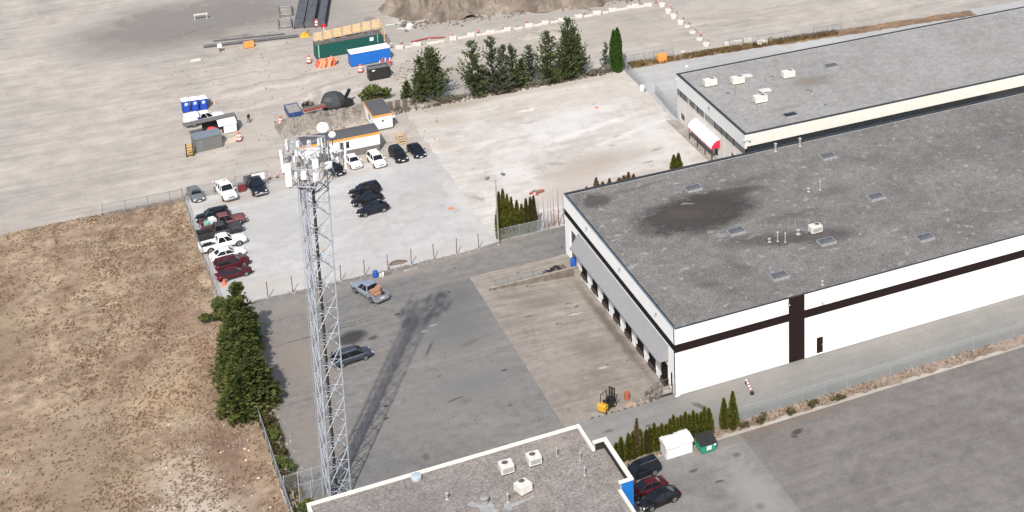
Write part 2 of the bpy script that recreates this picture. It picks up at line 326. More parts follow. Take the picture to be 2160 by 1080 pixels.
b.add([(x,y,0.0242) for x,y in [(55.18,HY0),(HX0,HY0),(HX0,HY1),(HX1-.02,HY1),(HX1-.02,216.75),(55.18,216.75)]], [(0,1,2,3,4,5)])
struct(b.build('dock_pad', m_pad), 'stained tan concrete loading dock pad sloping to the warehouse')

m_road = ground_mat('road_asphalt', (0.235,0.226,0.21), (0.195,0.19,0.18), big=0.08, mid=0.6, grain=0.15, mott=0.1, bd=0.01, streak=(R_(3), 0.6, 0.08),
    stains=[(71.2,172.2,0.45,1.7,0.45,(0.075,0.072,0.07),0.85,0.4),(64.2,171.4,0.5,0.35,0,(0.05,0.04,0.04),0.85,0.5),(59.5,172.6,1.0,0.4,0.1,(0.1,0.075,0.065),0.7,0.6),(76,174,12,1.5,0.02,(0.215,0.2,0.178),0.6,0.8),(68,171,8,2,0,(0.175,0.175,0.172),0.5,0.9)], warp=(1.0,0.6))
sheet('access_road', [(55.3,166.9),(200,166.9),(200,176.2),(55.3,176.05)], 0.028, m_road, 0.05, 0.8, 15, 'grey asphalt access road in front of the warehouse')
m_lot2 = ground_mat('worn_asphalt', (0.215,0.208,0.198), (0.165,0.16,0.152), big=0.08, mid=0.5, grain=0.22, mott=0.18, bd=0.012, streak=(R_(14), 0.7, 0.10),
    stains=[(70,153,3.6,10,0.05,(0.255,0.245,0.228),0.8,0.8),(77,158,5,6,0,(0.145,0.128,0.115),0.6,0.8),(75.5,164,14,1.2,0,(0.2,0.165,0.14),0.5,0.8),(79.3,161.8,1.1,0.5,0.3,(0.055,0.045,0.042),0.8,0.5),(65.5,160.6,0.7,0.35,0.1,(0.08,0.06,0.055),0.8,0.5),(67.2,157.2,0.6,0.3,0,(0.07,0.055,0.05),0.8,0.5),(71,161,0.6,0.6,0,(0.09,0.07,0.065),0.7,0.6),(69.4,151,0.8,0.8,0,(0.11,0.1,0.095),0.6,0.7)], warp=(0.9,0.9),
    seams=[(73.0,161.9,73.2,140,(0.06,0.056,0.052),0.9),(66.5,158.6,69.3,159.9,(0.07,0.065,0.06),0.6),(63,160.5,68,158.2,(0.09,0.085,0.08),0.4)])
sheet('small_car_park', [(55.0,100),(73.05,100),(73.05,164.6),(55.0,165.2)], 0.032, m_lot2, 0.0, 1, 17, 'worn grey asphalt car park beside the near building')
m_lot3 = ground_mat('darker_asphalt', (0.15,0.138,0.128), (0.175,0.163,0.152), big=0.07, mid=0.5, grain=0.24, mott=0.2, bd=0.012, streak=(R_(14), 0.7, 0.12),
    stains=[(80,164.2,16,1.6,0,(0.17,0.125,0.10),0.6,0.8),(79.3,161.6,1.1,0.6,0.3,(0.05,0.042,0.04),0.85,0.5),(78.6,160.9,0.8,0.4,-0.5,(0.06,0.05,0.045),0.8,0.5)], warp=(0.9,0.9))
sheet('old_car_park', [(73.05,100),(200,100),(200,164.0),(73.05,164.6)], 0.030, m_lot3, 0.0, 1, 19, 'older dark asphalt beyond the car park joint')
m_verge = ground_mat('weedy_verge', (0.28,0.225,0.185), (0.20,0.15,0.12), big=0.25, mid=1.4, grain=0.4, mott=0.35, bd=0.06)
sheet('verge', [(56,165.2),(74,165.2),(140,164.9),(140,166.9),(56,167.2)], 0.036, m_verge, 0.4, 0.5, 21, 'weedy brown planting strip along the road')
sheet('grass_bank', [(101.8,278.8),(118,278.2),(145,275.4),(175,273),(175,276),(146,278.6),(120,281.2),(102.2,281.6)], 0.020, ground_mat('bank_soil', (0.25,0.17,0.105), (0.15,0.10,0.07), big=0.2, mid=1.0, grain=0.3, mott=0.35, bd=0.08), 0.3, 0.8, 23, 'brown grassy bank along the back fence')
m_haul = ground_mat('haul_road_dirt', (0.345,0.318,0.285), (0.315,0.288,0.256), big=0.08, mid=0.4, grain=0.12, mott=0.08, bd=0.03, streak=(R_(-14), 0.6, 0.07))
sheet('haul_road', [(60,316.5),(70,310.9),(85,311.5),(105,307.2),(125,306.5),(150,314),(160,322),(120,318),(106,313.5),(86,317.6),(66,322.5)], 0.006, m_haul, 0.3, 1.0, 25, 'grey dirt haul road across the construction site')

# ------------------------------------------------------------------ dirt mounds and berm
def heap(name, cx, cy, lx, ly, h, mat, label, cat=None, seed=1, n=40, flat=0.0, rough=0.35, rz=0, kind='structure'):
    from mathutils import noise as N
    b = MB(); V = []; ca, sa = math.cos(rz), math.sin(rz)
    for j in range(n+1):
        for i in range(n+1):
            u, v = i/n*2-1, j/n*2-1
            x, y = cx+(u*ca*lx-v*sa*ly), cy+(u*sa*lx+v*ca*ly)
            d = math.hypot(u, v)+0.22*N.noise((x*0.25+seed, y*0.25, 0))
            k = max(0.0, 1-d); k = min(1.0, k/(1-flat)) if flat else k
            k = k*k*(3-2*k) if flat else k**0.8
            z = h*k*(1+rough*N.noise((x*0.3, y*0.3, seed))+rough*0.5*N.noise((x*1.1, y*1.1, seed)))
            V.append((x, y, z-0.08))
    b.add(V, [(j*(n+1)+i, j*(n+1)+i+1, (j+1)*(n+1)+i+1, (j+1)*(n+1)+i) for j in range(n) for i in range(n)])
    o = b.build(name, mat)
    if kind == 'structure': struct(o, label)
    else: tag(o, label, cat)
    return o
m_pile = ground_mat('excavated_soil', (0.235,0.198,0.162), (0.105,0.086,0.072), big=0.16, mid=0.7, grain=0.3, mott=0.25, bd=0.18)
heap('soil_mound', 85, 331.5, 16, 13, 6.0, m_pile, 'brown excavated soil mound beyond the haul road', seed=3, n=90, flat=0.5, rough=0.75)
heap('soil_mound', 103, 324, 20, 10, 4.0, m_pile, 'long low soil mound behind the concrete blocks', seed=8, n=90, flat=0.5, rz=-0.22, rough=0.8)
heap('soil_heap', 91.2, 303.6, 2.6, 2.2, 0.8, m_dirt, 'low round dirt heap below the haul road, left one', 'dirt heap', seed=5, n=18, kind='t')
heap('soil_heap', 95.8, 302.3, 2.8, 2.3, 0.9, m_dirt, 'low round dirt heap below the haul road, right one', 'dirt heap', seed=6, n=18, kind='t')
m_berm = ground_mat('berm_soil', (0.28,0.252,0.222), (0.16,0.14,0.12), big=0.35, mid=1.3, grain=0.35, mott=0.35, bd=0.14)
def bank(name, x0, x1, ya, depth, h, mat, label, slope=0.0, seed=1, nx=90, ny=16):
    from mathutils import noise as N
    b = MB(); V = []
    for j in range(ny+1):
        for i in range(nx+1):
            u, v = i/nx, j/ny; x = x0+(x1-x0)*u; y = ya+depth*v+slope*(x-x0)
            prof = min(1.0, v/0.22)*min(1.0, (1-v)/0.35); end = min(1.0, u/0.08)*min(1.0, (1-u)/0.05)
            k = prof*end; k = k*k*(3-2*k)
            z = h*k*(0.85+0.5*N.noise((x*0.5, y*0.5, seed)))+k*0.35*N.noise((x*2.1, y*2.1, seed+4))
            V.append((x+.25*k*N.noise((x*1.3,y*1.3,7)), y+.35*k*N.noise((x*1.1,y*1.4,3)), z-0.05))
    b.add(V, [(j*(nx+1)+i, j*(nx+1)+i+1, (j+1)*(nx+1)+i+1, (j+1)*(nx+1)+i) for j in range(ny) for i in range(nx)])
    return struct(b.build(name, mat), label)
bank('soil_berm', 40.4, 56.2, 277.9, 5.6, 2.0, m_berm, 'grey brown rubble bank behind the long site office', 0.0, 12)
heap('soil_berm', 66.5, 280.2, 6, 1.6, 0.6, m_berm, 'low soil bank at the left end of the fir row', seed=14, n=30, flat=0.5, rough=0.6)

# ------------------------------------------------------------------ building materials
m_white = plain('white_stucco', (0.80,0.80,0.79), 0.8, var=0.03, scale=0.5)
m_black = plain('black_stripe_paint', (0.011,0.010,0.010), 0.8, var=0.15, spec=0.15)
m_brown = plain('dark_brown_paint', (0.017,0.0095,0.0095), 0.8, var=0.15, spec=0.15)
m_cream = plain('cream_metal', (0.64,0.615,0.55), 0.7, var=0.03, scale=0.4)
m_creamwall = plain('cream_block', (0.56,0.54,0.50), 0.85, var=0.06, scale=0.6)
m_fasciagrey = plain('pale_grey_fascia', (0.60,0.61,0.60), 0.7, var=0.03, scale=0.4)
m_flash = plain('slate_flashing', (0.16,0.22,0.29), 0.6, 0.2)
m_darkflash = plain('dark_flashing', (0.045,0.05,0.055), 0.5, 0.3)
m_dark = plain('dark_interior', (0.012,0.010,0.010), 0.8, spec=0.15)
m_rubber = plain('black_rubber', (0.02,0.019,0.018), 0.8)
m_doorbrown = plain('dock_leveller_steel', (0.075,0.05,0.045), 0.7, 0.2)
m_glass = plain('dark_glass', (0.018,0.022,0.024), 0.08, var=0.2, spec=0.7)
m_glass2 = plain('greenish_glass', (0.12,0.15,0.145), 0.15, var=0.25, spec=0.6)
m_galv = plain('galvanised_steel', (0.33,0.36,0.40), 0.6, 0.15, var=0.15, scale=1.3)
m_galvdark = plain('weathered_steel', (0.2,0.21,0.22), 0.5, 0.4, var=0.15)
m_acwhite = plain('ac_white_enamel', (0.60,0.575,0.53), 0.6, var=0.12, scale=1.4)
m_acgrill = plain('ac_grille', (0.09,0.085,0.08), 0.6)
m_rust = plain('rust', (0.30,0.10,0.055), 0.85)
m_ventgrey = plain('vent_steel', (0.32,0.32,0.31), 0.6, 0.1)
m_skyl = plain('skylight_acrylic', (0.10,0.103,0.11), 0.5, var=0.3, scale=0.8, spec=0.3)
m_skyframe = plain('skylight_frame', (0.31,0.31,0.31), 0.6, 0.2)
m_awn = plain('awning_sheet', (0.27,0.27,0.275), 0.7, var=0.05, scale=0.6, spec=0.2)
m_concrete = ground_mat('cast_concrete', (0.33,0.30,0.265), (0.23,0.205,0.18), big=0.4, mid=1.5, grain=0.2, mott=0.2, bd=0.02)
m_wood = plain('raw_timber', (0.50,0.37,0.22), 0.8, var=0.2, scale=3)
m_brownwood = plain('weathered_timber', (0.12,0.10,0.085), 0.9, var=0.3, scale=3)

def roof_mat(name, a, b_, gr, stains=(), big=0.12, spk=None, warp=(0.3,5.0), fine=3.2, mott=0.22):
    t = NT(name).use_world()
    n1 = t.noise(big, 7, 0.65, dist=0.5); n2 = t.noise(0.7, 6, 0.7); n3 = t.noise(fine, 5, 0.85)
    col = t.mix(t.ramp(n1, 0.35, 0.65), a, b_)
    col = t.hsv_mul(col, t.math('MULTIPLY', t.ramp(n2, 0.25, 0.75, 1-mott, 1+mott), t.ramp(n3, 0.3, 0.7, 1-gr, 1+gr)))
    if spk: col = t.mix(t.math('MULTIPLY', t.ramp(t.noise(spk[0], 3, 0.6), spk[1], spk[1]+0.06), spk[3]), col, spk[2])
    if stains:
        w = t.warped(*warp)
        for (x, y, rx, ry, rot, cc, al, edge) in stains:
            raw = t.blob(x, y, rx, ry, rot, 1.0, w)
            k = t.ramp(t.math('ADD', t.math('DIVIDE', raw, edge), t.math('MULTIPLY', t.math('SUBTRACT', n2, 0.5), t.ramp(raw, 0.0, 0.08, 0.0, 2.2))), 0.05, 0.9)
            k = t.math('MULTIPLY', k, t.ramp(n3, 0.25, 0.75, 1.0, 0.8))
            col = t.mix(t.math('MULTIPLY', k, al), col, cc)
    return t.fin(col, 0.95, 0.15, bump=n3, bd=0.05, bs=0.6)
dk = (0.055,0.051,0.048)
m_roofA = roof_mat('tar_gravel_roof', (0.138,0.131,0.124), (0.188,0.18,0.17), 0.62, big=0.09, mott=0.24, fine=3.6, spk=(0.8,0.62,(0.33,0.32,0.30),0.6),
    stains=[(84.0,203.2,10.5,6.8,0.0,(0.036,0.033,0.031),0.96,0.42),(82.6,203.8,6.2,3.2,-0.08,(0.085,0.07,0.059),0.6,0.9),(89.5,206.6,7.5,2.3,-0.1,dk,0.9,0.45),(82.5,198.5,2.8,2.4,0.3,dk,0.5,0.7),(87.5,192.5,5.5,2.2,-0.15,dk,0.65,0.8),(92,190,5.6,2.4,-0.1,dk,0.85,0.6),(97,188,5,3,0,dk,0.75,0.65),(96,196,7,1.3,-0.1,dk,0.5,0.8),
            (73,213.3,2.8,2.6,0.2,dk,0.85,0.55),(80,214.6,8,0.7,0,dk,0.45,0.8),(77.5,184,2.0,1.2,0,dk,0.5,0.8),(83,187,1.5,4,0.2,dk,0.45,0.8),(94,209,4,1.2,0,dk,0.5,0.8),(80,181,3,1.4,0,dk,0.35,0.9),(104,200,5,2,0,dk,0.4,0.9),
            (83.8,197.2,0.9,0.5,0.2,(0.30,0.28,0.26),0.6,0.7),(88.4,193.3,2.6,0.35,0.15,(0.26,0.25,0.24),0.6,0.7),(84.5,195.7,1.6,0.5,-0.5,(0.27,0.26,0.25),0.6,0.7),(84.2,206.3,1.3,0.4,-0.2,(0.34,0.32,0.3),0.6,0.7)], warp=(0.35,3.2))
m_roofB = roof_mat('grey_gravel_roof', (0.285,0.28,0.268), (0.245,0.238,0.226), 0.34, big=0.1, mott=0.2,
    stains=[(121,240,5,3,0,(0.17,0.14,0.11),0.75,0.8),(113,232,5,0.7,0.1,(0.2,0.165,0.125),0.6,0.8),(116,238,6,4,0.2,(0.24,0.22,0.19),0.4,0.9)])
m_roofC = roof_mat('brown_gravel_roof', (0.245,0.221,0.203), (0.195,0.177,0.164), 0.62, big=0.12, mott=0.26, fine=3.0,
    stains=[(50.5,163.8,3.6,2.4,0,(0.34,0.28,0.235),0.45,0.9),(33,160,8,3,0.1,(0.135,0.12,0.115),0.5,0.9),(26.5,162,2,5,0,(0.15,0.135,0.13),0.4,0.9),(44.5,157,3,3,0,(0.27,0.235,0.2),0.4,0.9)], spk=(2.2,0.64,(0.36,0.32,0.3),0.6))

# ------------------------------------------------------------------ walls with openings
def wall_pieces(u0, u1, z0, z1, holes):
    """rectangles (u0,u1,z0,z1) covering a wall minus rectangular holes"""
    us = sorted({u0, u1, *[h[0] for h in holes], *[h[1] for h in holes]}); out = []
    for a, b2 in zip(us, us[1:]):
        hs = sorted([(h[2], h[3]) for h in holes if h[0] <= a+1e-6 and h[1] >= b2-1e-6]); z = z0
        for (p, q) in hs:
            if p > z: out.append((a, b2, z, p))
            z = q
        if z < z1: out.append((a, b2, z, z1))
    return out
def ac_unit(loc, rz, label, sx=1.7, sy=1.3, h=1.05, fan=(-0.4,0.0), grill='y', rustside=True, group=None):
    t = thing('air_conditioner', label, 'air conditioner', loc, rz, group)
    MB().box(-sx/2+.08, sx/2-.08, -sy/2+.08, sy/2-.08, 0, 0.16).build('curb', m_rubber, t)
    MB().prism([(-sx/2,-sy/2+.06),(-sx/2+.06,-sy/2),(sx/2-.06,-sy/2),(sx/2,-sy/2+.06),(sx/2,sy/2-.06),(sx/2-.06,sy/2),(-sx/2+.06,sy/2),(-sx/2,sy/2-.06)], 0.16, h).build('cabinet', m_acwhite, t)
    f = MB().lathe([(0.40,h),(0.42,h+0.05),(0.36,h+0.055),(0.36,h+0.02)], 14, (fan[0],fan[1],0)).build('fan_ring', m_acwhite, t)
    MB().lathe([(0.37,h+0.03),(0.37,h+0.045)], 14, (fan[0],fan[1],0)).build('fan_grille', m_acgrill, f)
    if grill == 'y':
        MB().box(-sx/2+.15, sx/2-.15, -sy/2-.02, -sy/2, 0.32, h-0.15).build('louvre', m_ventgrey if not rustside else m_acgrill, t)
    else:
        MB().box(sx/2, sx/2+.02, -sy/2+.12, sy/2-.12, 0.3, h-0.12).build('louvre', m_acgrill, t)
    if rustside:
        MB().box(sx*0.05, sx*0.05+.35, sy/2-.3, sy/2-.06, h+0.001, h+0.02).build('rusty_plate', m_rust, t)
    MB().tube((-sx/2-.45, 0.1, 0.12), (-sx/2, 0.1, 0.3), 0.045, 6).tube((-sx/2-.45,0.1,0),(-sx/2-.45,0.1,0.35),0.05,6).build('conduit', m_galvdark, t)
    return t
def skylight(loc, label, group, sx=2.35, sy=1.7):
    t = thing('skylight', label, 'skylight', loc, 0, group)
    MB().box(-sx/2, sx/2, -sy/2, sy/2, 0, 0.34).build('curb', m_skyframe, t)
    a, c = sx/2-.1, sy/2-.1
    MB().add([(-a,-c,.345),(a,-c,.345),(a,c,.345),(-a,c,.345),(-a*.55,-c*.45,.46),(a*.55,-c*.45,.46),(a*.55,c*.45,.46),(-a*.55,c*.45,.46)],
             [(0,1,5,4),(1,2,6,5),(2,3,7,6),(3,0,4,7),(4,5,6,7)]).build('dome', m_skyl, t)
    return t
def vent_pipe(loc, h, r, label, cap=True, mat=None, group=None):
    t = thing('roof_vent', label, 'roof vent', loc, 0, group)
    MB().lathe([(r*1.9,0),(r*1.7,0.06),(r,0.12),(r,h)], 10).build('pipe', mat or m_ventgrey, t, 40)
    if cap: MB().lathe([(r*1.7,h+.04),(r*1.75,h+.14),(r*0.6,h+.26)], 10).build('cap', mat or m_ventgrey, t, 40)
    else: MB().lathe([(r*1.15,h-.06),(r*1.15,h+.02)], 10).build('cap', m_galvdark, t, 40)
    return t

# ------------------------------------------------------------------ warehouse
WX, WY, WY1, WX1, WZ = 69.42, 175.7, 217.4, 150.0, 9.35
wh = thing('warehouse', 'large white warehouse with black stripe, grey dock awning and stained gravel roof', 'warehouse', (WX, WY, 0))
DY = [209.3, 204.97, 200.63, 196.3, 191.97, 187.65, 183.5, 179.3]
holes = [(y-1.25-WY, y+1.25-WY, 0.0, 2.95) for y in DY] + [(212.7-WY, 215.2-WY, 0.0, 4.85), (176.7-WY, 177.5-WY, 0.35, 2.6)]
wl = MB()
for a, b2, p, q in wall_pieces(0.0, WY1-WY, -1.4, 9.2, holes): wl.box(0.0, 0.32, a, b2, p, q)
wl.build('side_wall', m_white, wh)
fh = [(89.05-WX, 90.0-WX, 0.12, 2.45)]
pj = [0.0, 5.2, 10.42, 15.64, 17.84, 23.1, 28.3, 33.5, 38.7, 43.9, 49.1, 54.3, 59.5, 64.7, 69.9, 75.1, WX1-WX]
for u0_, u1_ in zip(pj, pj[1:]):          # tilt-up panels with open joints
    wf = MB(); hh2 = [h for h in fh if u0_ <= h[0] < u1_]
    for a, b2, p, q in wall_pieces(u0_+(.012 if u0_ else 0), u1_-.012, -1.0, 9.2, hh2): wf.box(a, b2, -0.002, 0.33, p, q)
    wf.build('wall_panel', m_white, wh)
MB().box(0.32, WX1-WX, WY1-WY-.3, WY1-WY+0.002, -1, 9.2).box(WX1-WX-.3, WX1-WX+.002, 0.33, WY1-WY-.3, -1, 9.2).build('back_wall', m_white, wh)
MB().box(0.4, WX1-WX-.4, 0.4, WY1-WY-.4, 8.95, 9.12).build('roof', m_roofA, wh)
MB().box(1.6, 1.7, 0.4, WY1-WY-.4, -0.4, 8.9).build('dark_interior_sheet', m_dark, wh)  # near-black sheet added to stand in for the unlit inside
MB().box(0.33, 1.6, 0.35, WY1-WY-.35, -0.2, -0.02).build('dock_floor', m_concrete, wh)
MB().box(-0.05, 0.08, -0.05, WY1-WY+.05, 9.2, 9.35).build('parapet_flashing', m_flash, wh)
MB().box(0.08, 0.42, 0.08, WY1-WY-.38, 9.1, 9.2).build('roof_edge', m_roofA, wh)
MB().box(0.08, WX1-WX, 0.08, 0.40, 9.1, 9.24).build('roof_edge', m_roofA, wh)
MB().box(0.08, WX1-WX, -0.05, 0.08, 9.2, 9.33).build('parapet_flashing', m_darkflash, wh)
MB().box(0.08, WX1-WX, WY1-WY-.39, WY1-WY+.06, 9.2, 9.36).build('parapet_flashing', m_darkflash, wh)
MB().box(-0.03, 0.0, -0.03, WY1-WY, 6.12, 7.0).build('stripe', m_black, wh)
MB().box(0.0, 15.62, -0.03, -0.002, 5.95, 7.05).build('stripe', m_brown, wh)
MB().box(17.86, WX1-WX, -0.03, -0.002, 5.78, 6.93).build('stripe', m_brown, wh)
bp = MB()
for k in range(7): bp.box(15.62, 17.86, -0.06, -0.002, 0.0+k*1.315, 0.0+k*1.315+1.29)
bp.build('brown_band', m_brown, wh)
for a in (19.63,):
    d = MB().box(a, a+.95, 0.12, 0.18, 0.12, 2.45).build('front_door', m_brown, wh)
    MB().box(a+.78, a+.86, 0.06, 0.12, 1.15, 1.3).build('door_handle', m_ventgrey, d)
MB().box(0.1, 0.16, 176.7-WY, 177.5-WY, 0.35, 2.6).build('side_door', m_dark, wh)
MB().box(0.15, 0.2, 212.7-WY, 215.2-WY, 0.0, 4.85).build('tall_dock_door', m_glass, wh)
for y in DY:
    k = y-WY
    d = MB().box(0.04, 0.1, k-1.25, k+1.25, 0.0, 2.95).build('dock_door', m_dark, wh)
    MB().box(-0.34, 0.03, k-.85, k+.95, -0.10, 0.06).build('dock_leveller', m_doorbrown, d)
    for s_ in (-1, 1):
        MB().box(-0.16, 0.0, k+s_*1.1-.12, k+s_*1.1+.12, -0.35, 0.3).build('bumper', m_rubber, d)
        MB().box(-0.06, 0.0, k+s_*1.38-.12, k+s_*1.38+.12, 0.12, 2.9).build('shelter_pad', m_fasciagrey, d)
# sloped awning with closed ends
y0, y1 = 177.85-WY, 211.4-WY
aw = MB(); aw.add([(-.035,y0,5.85),(-1.32,y0,3.85),(-1.32,y1,3.85),(-.035,y1,5.85),(-.035,y0,5.72),(-1.25,y0,3.80),(-1.25,y1,3.80),(-.035,y1,5.72)],
    [(0,3,2,1),(4,5,6,7),(1,2,6,5),(0,1,5,4),(2,3,7,6)])
aw.build('awning', m_awn, wh)
for yy in (y0-.02, y1+.02): MB().add([(-.035,yy,5.8),(-1.3,yy,3.84),(-.035,yy,3.84)], [(0,1,2)]).build('awning_end', m_awn, wh)
MB().box(-1.34, -1.24, y0-.03, y1+.03, 3.70, 3.80).build('awning_edge', m_galvdark, wh)
for yy in (207.6, 194.6, 181.6):
    f = MB().box(-0.16, 0.0, yy-WY-.07, yy-WY+.07, 8.36, 8.48).build('wall_light', m_galvdark, wh)
    MB().lathe([(0.05,8.36),(0.16,8.30),(0.15,8.27)], 10, (-0.22, yy-WY, 0)).build('lamp_shade', m_ventgrey, f)
for xx, zz in ((85.0, 8.5), (89.85, 7.3)):
    f = MB().box(xx-WX-.07, xx-WX+.07, -0.2, 0.0, zz-.05, zz+.1).build('wall_light', m_galvdark, wh)
    MB().lathe([(0.05,zz-.02),(0.17,zz-.1),(0.15,zz-.13)], 10, (xx-WX, -0.27, 0)).build('lamp_shade', m_ventgrey, f)
MB().box(-0.12, 0.5, -0.25, 0.0, -0.6, 0.06).build('footing', m_white, wh)

sk_n = ['at the back of the warehouse roof','beside the dark roof stain','near the front edge of the warehouse roof','at the right beside the rooftop cooling unit','at the far right back of the warehouse roof']
for (x, y), n_ in zip([(86.45,210.2),(86.5,195.2),(86.4,181.3),(96.1,186.7),(108.6,210.5)], sk_n):
    skylight((x, y, 9.12), 'grey domed skylight '+n_, 'skylights on the warehouse roof')
for (x, y) in ((108.5,195.2),(108.5,181.3)):
    skylight((x, y, 9.12), 'grey domed skylight on the far right part of the warehouse roof, '+('middle' if y > 190 else 'front'), 'skylights on the warehouse roof')
ac_unit((96.2,190.2,9.12), 0.0, 'dented cream rooftop cooling unit on the stained warehouse roof', 1.7, 1.3, 1.0, (0.35,0.2), 'y', False)
for x, y, h, r, cap, n_ in ((89.4,190.6,.35,.14,True,'squat steel roof vent left of two tall pipes'),(90.45,190.2,1.25,.10,True,'tall steel vent pipe, left of the pair on the warehouse roof'),(91.25,189.5,1.2,.09,True,'tall steel vent pipe, right of the pair on the warehouse roof'),
        (93.85,190.8,.5,.2,True,'stubby vent beside the cream cooling unit'),(102.6,201.3,1.3,.11,True,'tall vent pipe near the right side of the warehouse roof'),(100.9,201.7,.35,.15,True,'squat vent near the tall pipe at the right of the roof'),
        (90.5,176.9,.4,.13,True,'small vent at the front edge of the warehouse roof'),(102.6,216.3,1.1,.16,True,'thick vent pipe at the back roof edge, left one'),(106.7,216.2,1.1,.16,True,'thick vent pipe at the back roof edge, right one'),(93.3,192.6,1.3,.03,False,'thin aerial rod left of the cream cooling unit'),(94.6,193.2,1.2,.03,False,'thin aerial rod behind the cream cooling unit')):
    vent_pipe((x,y,9.12), h, r, n_, cap)
# stair at the corner door: landing, steps, railing
st = thing('dock_stair', 'weathered wooden stair with railing at the warehouse corner', 'stairs', (WX, 177.1, 0))
MB().box(-1.6, -0.05, -0.75, 0.75, 0.22, 0.34).build('landing', m_concrete, st)
for k in range(5):
    MB().box(-1.6-.3*(k+1), -1.6-.3*k-.02, -0.62, 0.62, 0.34-.15*(k+1)-.03, 0.34-.15*(k+1)).build('step', m_concrete, st)
for yy in (-0.68, 0.68):
    MB().tube((-1.55,yy,1.25),(-3.15,yy,0.45),0.05,5).tube((-1.55,yy,0.8),(-3.15,yy,0.05),0.04,5).tube((-0.1,yy,1.3),(-1.55,yy,1.25),0.05,5).build('handrail', m_brownwood, st)
    for k, (x, z0_, z1_) in enumerate(((-0.12,-.5,1.3),(-1.55,-.4,1.3),(-2.35,-.3,0.9),(-3.15,-.3,0.5))):
        MB().box(x-.05, x+.05, yy-.05, yy+.05, z0_, z1_).build('post', m_brownwood, st)
    MB().obox((-2.4, yy*0.92, 0.0), (1.75, 0.05, 0.22), ry=-math.atan2(0.75,1.5)*-1).build('stringer', m_brownwood, st)

# retaining wall and railing along the dock ramp
m_shadedconc = ground_mat('shaded_stained_concrete', (0.20,0.175,0.15), (0.12,0.10,0.085), big=.5, mid=1.2, grain=.25, mott=.3, bd=.02)  # wall face shade put into a darker colour, together with its stains
m_palec = ground_mat('pale_coping', (0.31,0.285,0.25), (0.22,0.20,0.175), big=.5, mid=1.5, grain=.2, mott=.2, bd=.02)
rw = thing('ramp_retaining_wall', 'low concrete retaining wall beside the dock ramp with a wire railing', 'wall', (56.6, 212.0, 0))
MB().add([(0,-.16,-.1),(12.75,-.16,-1.15),(12.75,.16,-1.15),(0,.16,-.1),(0,-.16,.32),(12.75,-.16,.34),(12.75,.16,.34),(0,.16,.32)],
         [(3,2,1,0),(4,5,6,7),(0,1,5,4),(1,2,6,5),(2,3,7,6),(3,0,4,7)]).build('wall', m_shadedconc, rw)
MB().box(0,12.75,-.2,.2,.345,.43).build('coping', m_palec, rw)
for k in range(5): MB().tube((0.9+k*1.75,0,.38),(0.9+k*1.75,0,1.35),.035,6).build('post', m_galvdark, rw)
MB().tube((0.9,0,1.33),(7.9,0,1.33),.03,5).build('top_rail', m_galvdark, rw)
m_link = chainlink('chain_link_wire'); m_linkdense = chainlink('dense_chain_link_wire', (0.40,0.43,0.46), 0.5, 0.08)
p = MB().add([(0.9,0,.42),(7.9,0,.42),(7.9,0,1.31),(0.9,0,1.31)], [(0,1,2,3)]).build('wire_mesh', m_link, rw)
MB().box(12.0,12.75,-.9,-.2,-1.2,.2).build('end_block', m_concrete, rw)

# ------------------------------------------------------------------ cream building
BX, BY, BY1, BX1, BZ = 101.6, 225.4, 253.4, 175.0, 8.5
cb = thing('cream_building', 'cream two-storey building with a ribbon of dark windows and grey gravel roof', 'building', (BX, BY, 0))
L = BY1-BY
gf = [(249.9-BY, 252.2-BY, 0.7, 1.95), (229.6-BY, 231.2-BY, 0.9, 3.2), (236.2-BY, 237.6-BY, 0.05, 2.2), (238.4-BY, 239.8-BY, 0.05, 2.2), (240.6-BY, 244.2-BY, 0.3, 2.2)]
w = MB()
for a, b2, p_, q in wall_pieces(0, L, -.3, 4.62, gf): w.box(0.0, 0.3, a, b2, p_, q)
w.build('lower_wall', m_creamwall, cb)
for y_ in (4.1, 8.2, 12.3, 16.4, 20.5, 24.6): MB().box(-0.05, 0.0, y_-.12, y_+.12, 0.05, 4.6).build('pilaster', m_creamwall, cb)
MB().box(-0.06, 0.3, -0.06, L+.05, 6.0, 8.38).build('fascia', m_fasciagrey, cb)
MB().box(0.3, BX1-BX, -0.12, 0.3, 6.35, 8.38).build('front_fascia', m_cream, cb)
MB().box(0.0, BX1-BX, 0.0, 0.3, -.3, 4.62).build('front_wall', m_creamwall, cb)
MB().box(0.3, BX1-BX, L-.3, L+.03, -.3, 8.38).build('back_wall', m_creamwall, cb)
MB().box(0.36, BX1-BX, 0.36, L-.36, 8.2, 8.36).build('roof', m_roofB, cb)
MB().box(-.1, 0.34, -.1, L+.1, 8.385, 8.5).box(0.34, BX1-BX, -.15, 0.3, 8.385, 8.5).box(0.34, BX1-BX, L-.3, L+.1, 8.385, 8.5).build('roof_edge', m_darkflash, cb)
MB().box(0.4, 0.5, 0.3, L-.3, 4.5, 6.1).build('window_backing', m_dark, cb)
edges = [0.15,4.6,7.4,9.4,12.2,16.4,19.4,21.1,23.0,24.5,26.9,27.85]
for i, (a, b2) in enumerate(zip(edges, edges[1:])):
    wdw = MB().box(0.1, 0.14, a+.04, b2-.04, 4.68, 5.98).build('window', m_glass2 if i % 2 == 0 and i > 2 else m_glass, cb)
    MB().box(0.03, 0.12, b2-.04, b2+.04, 4.62, 6.0).build('frame', m_creamwall if i in (4,7) else m_darkflash, wdw)
MB().box(0.3, BX1-BX, 0.10, 0.2, 4.62, 6.35).build('window', m_glass, cb)
MB().box(0.0, 0.28, 0.02, L-.02, 4.56, 4.64).build('sill', m_creamwall, cb)
for a, b2, p_, q in gf: MB().box(0.15, 0.2, a, b2, p_, q).build('lower_window', m_glass, cb)
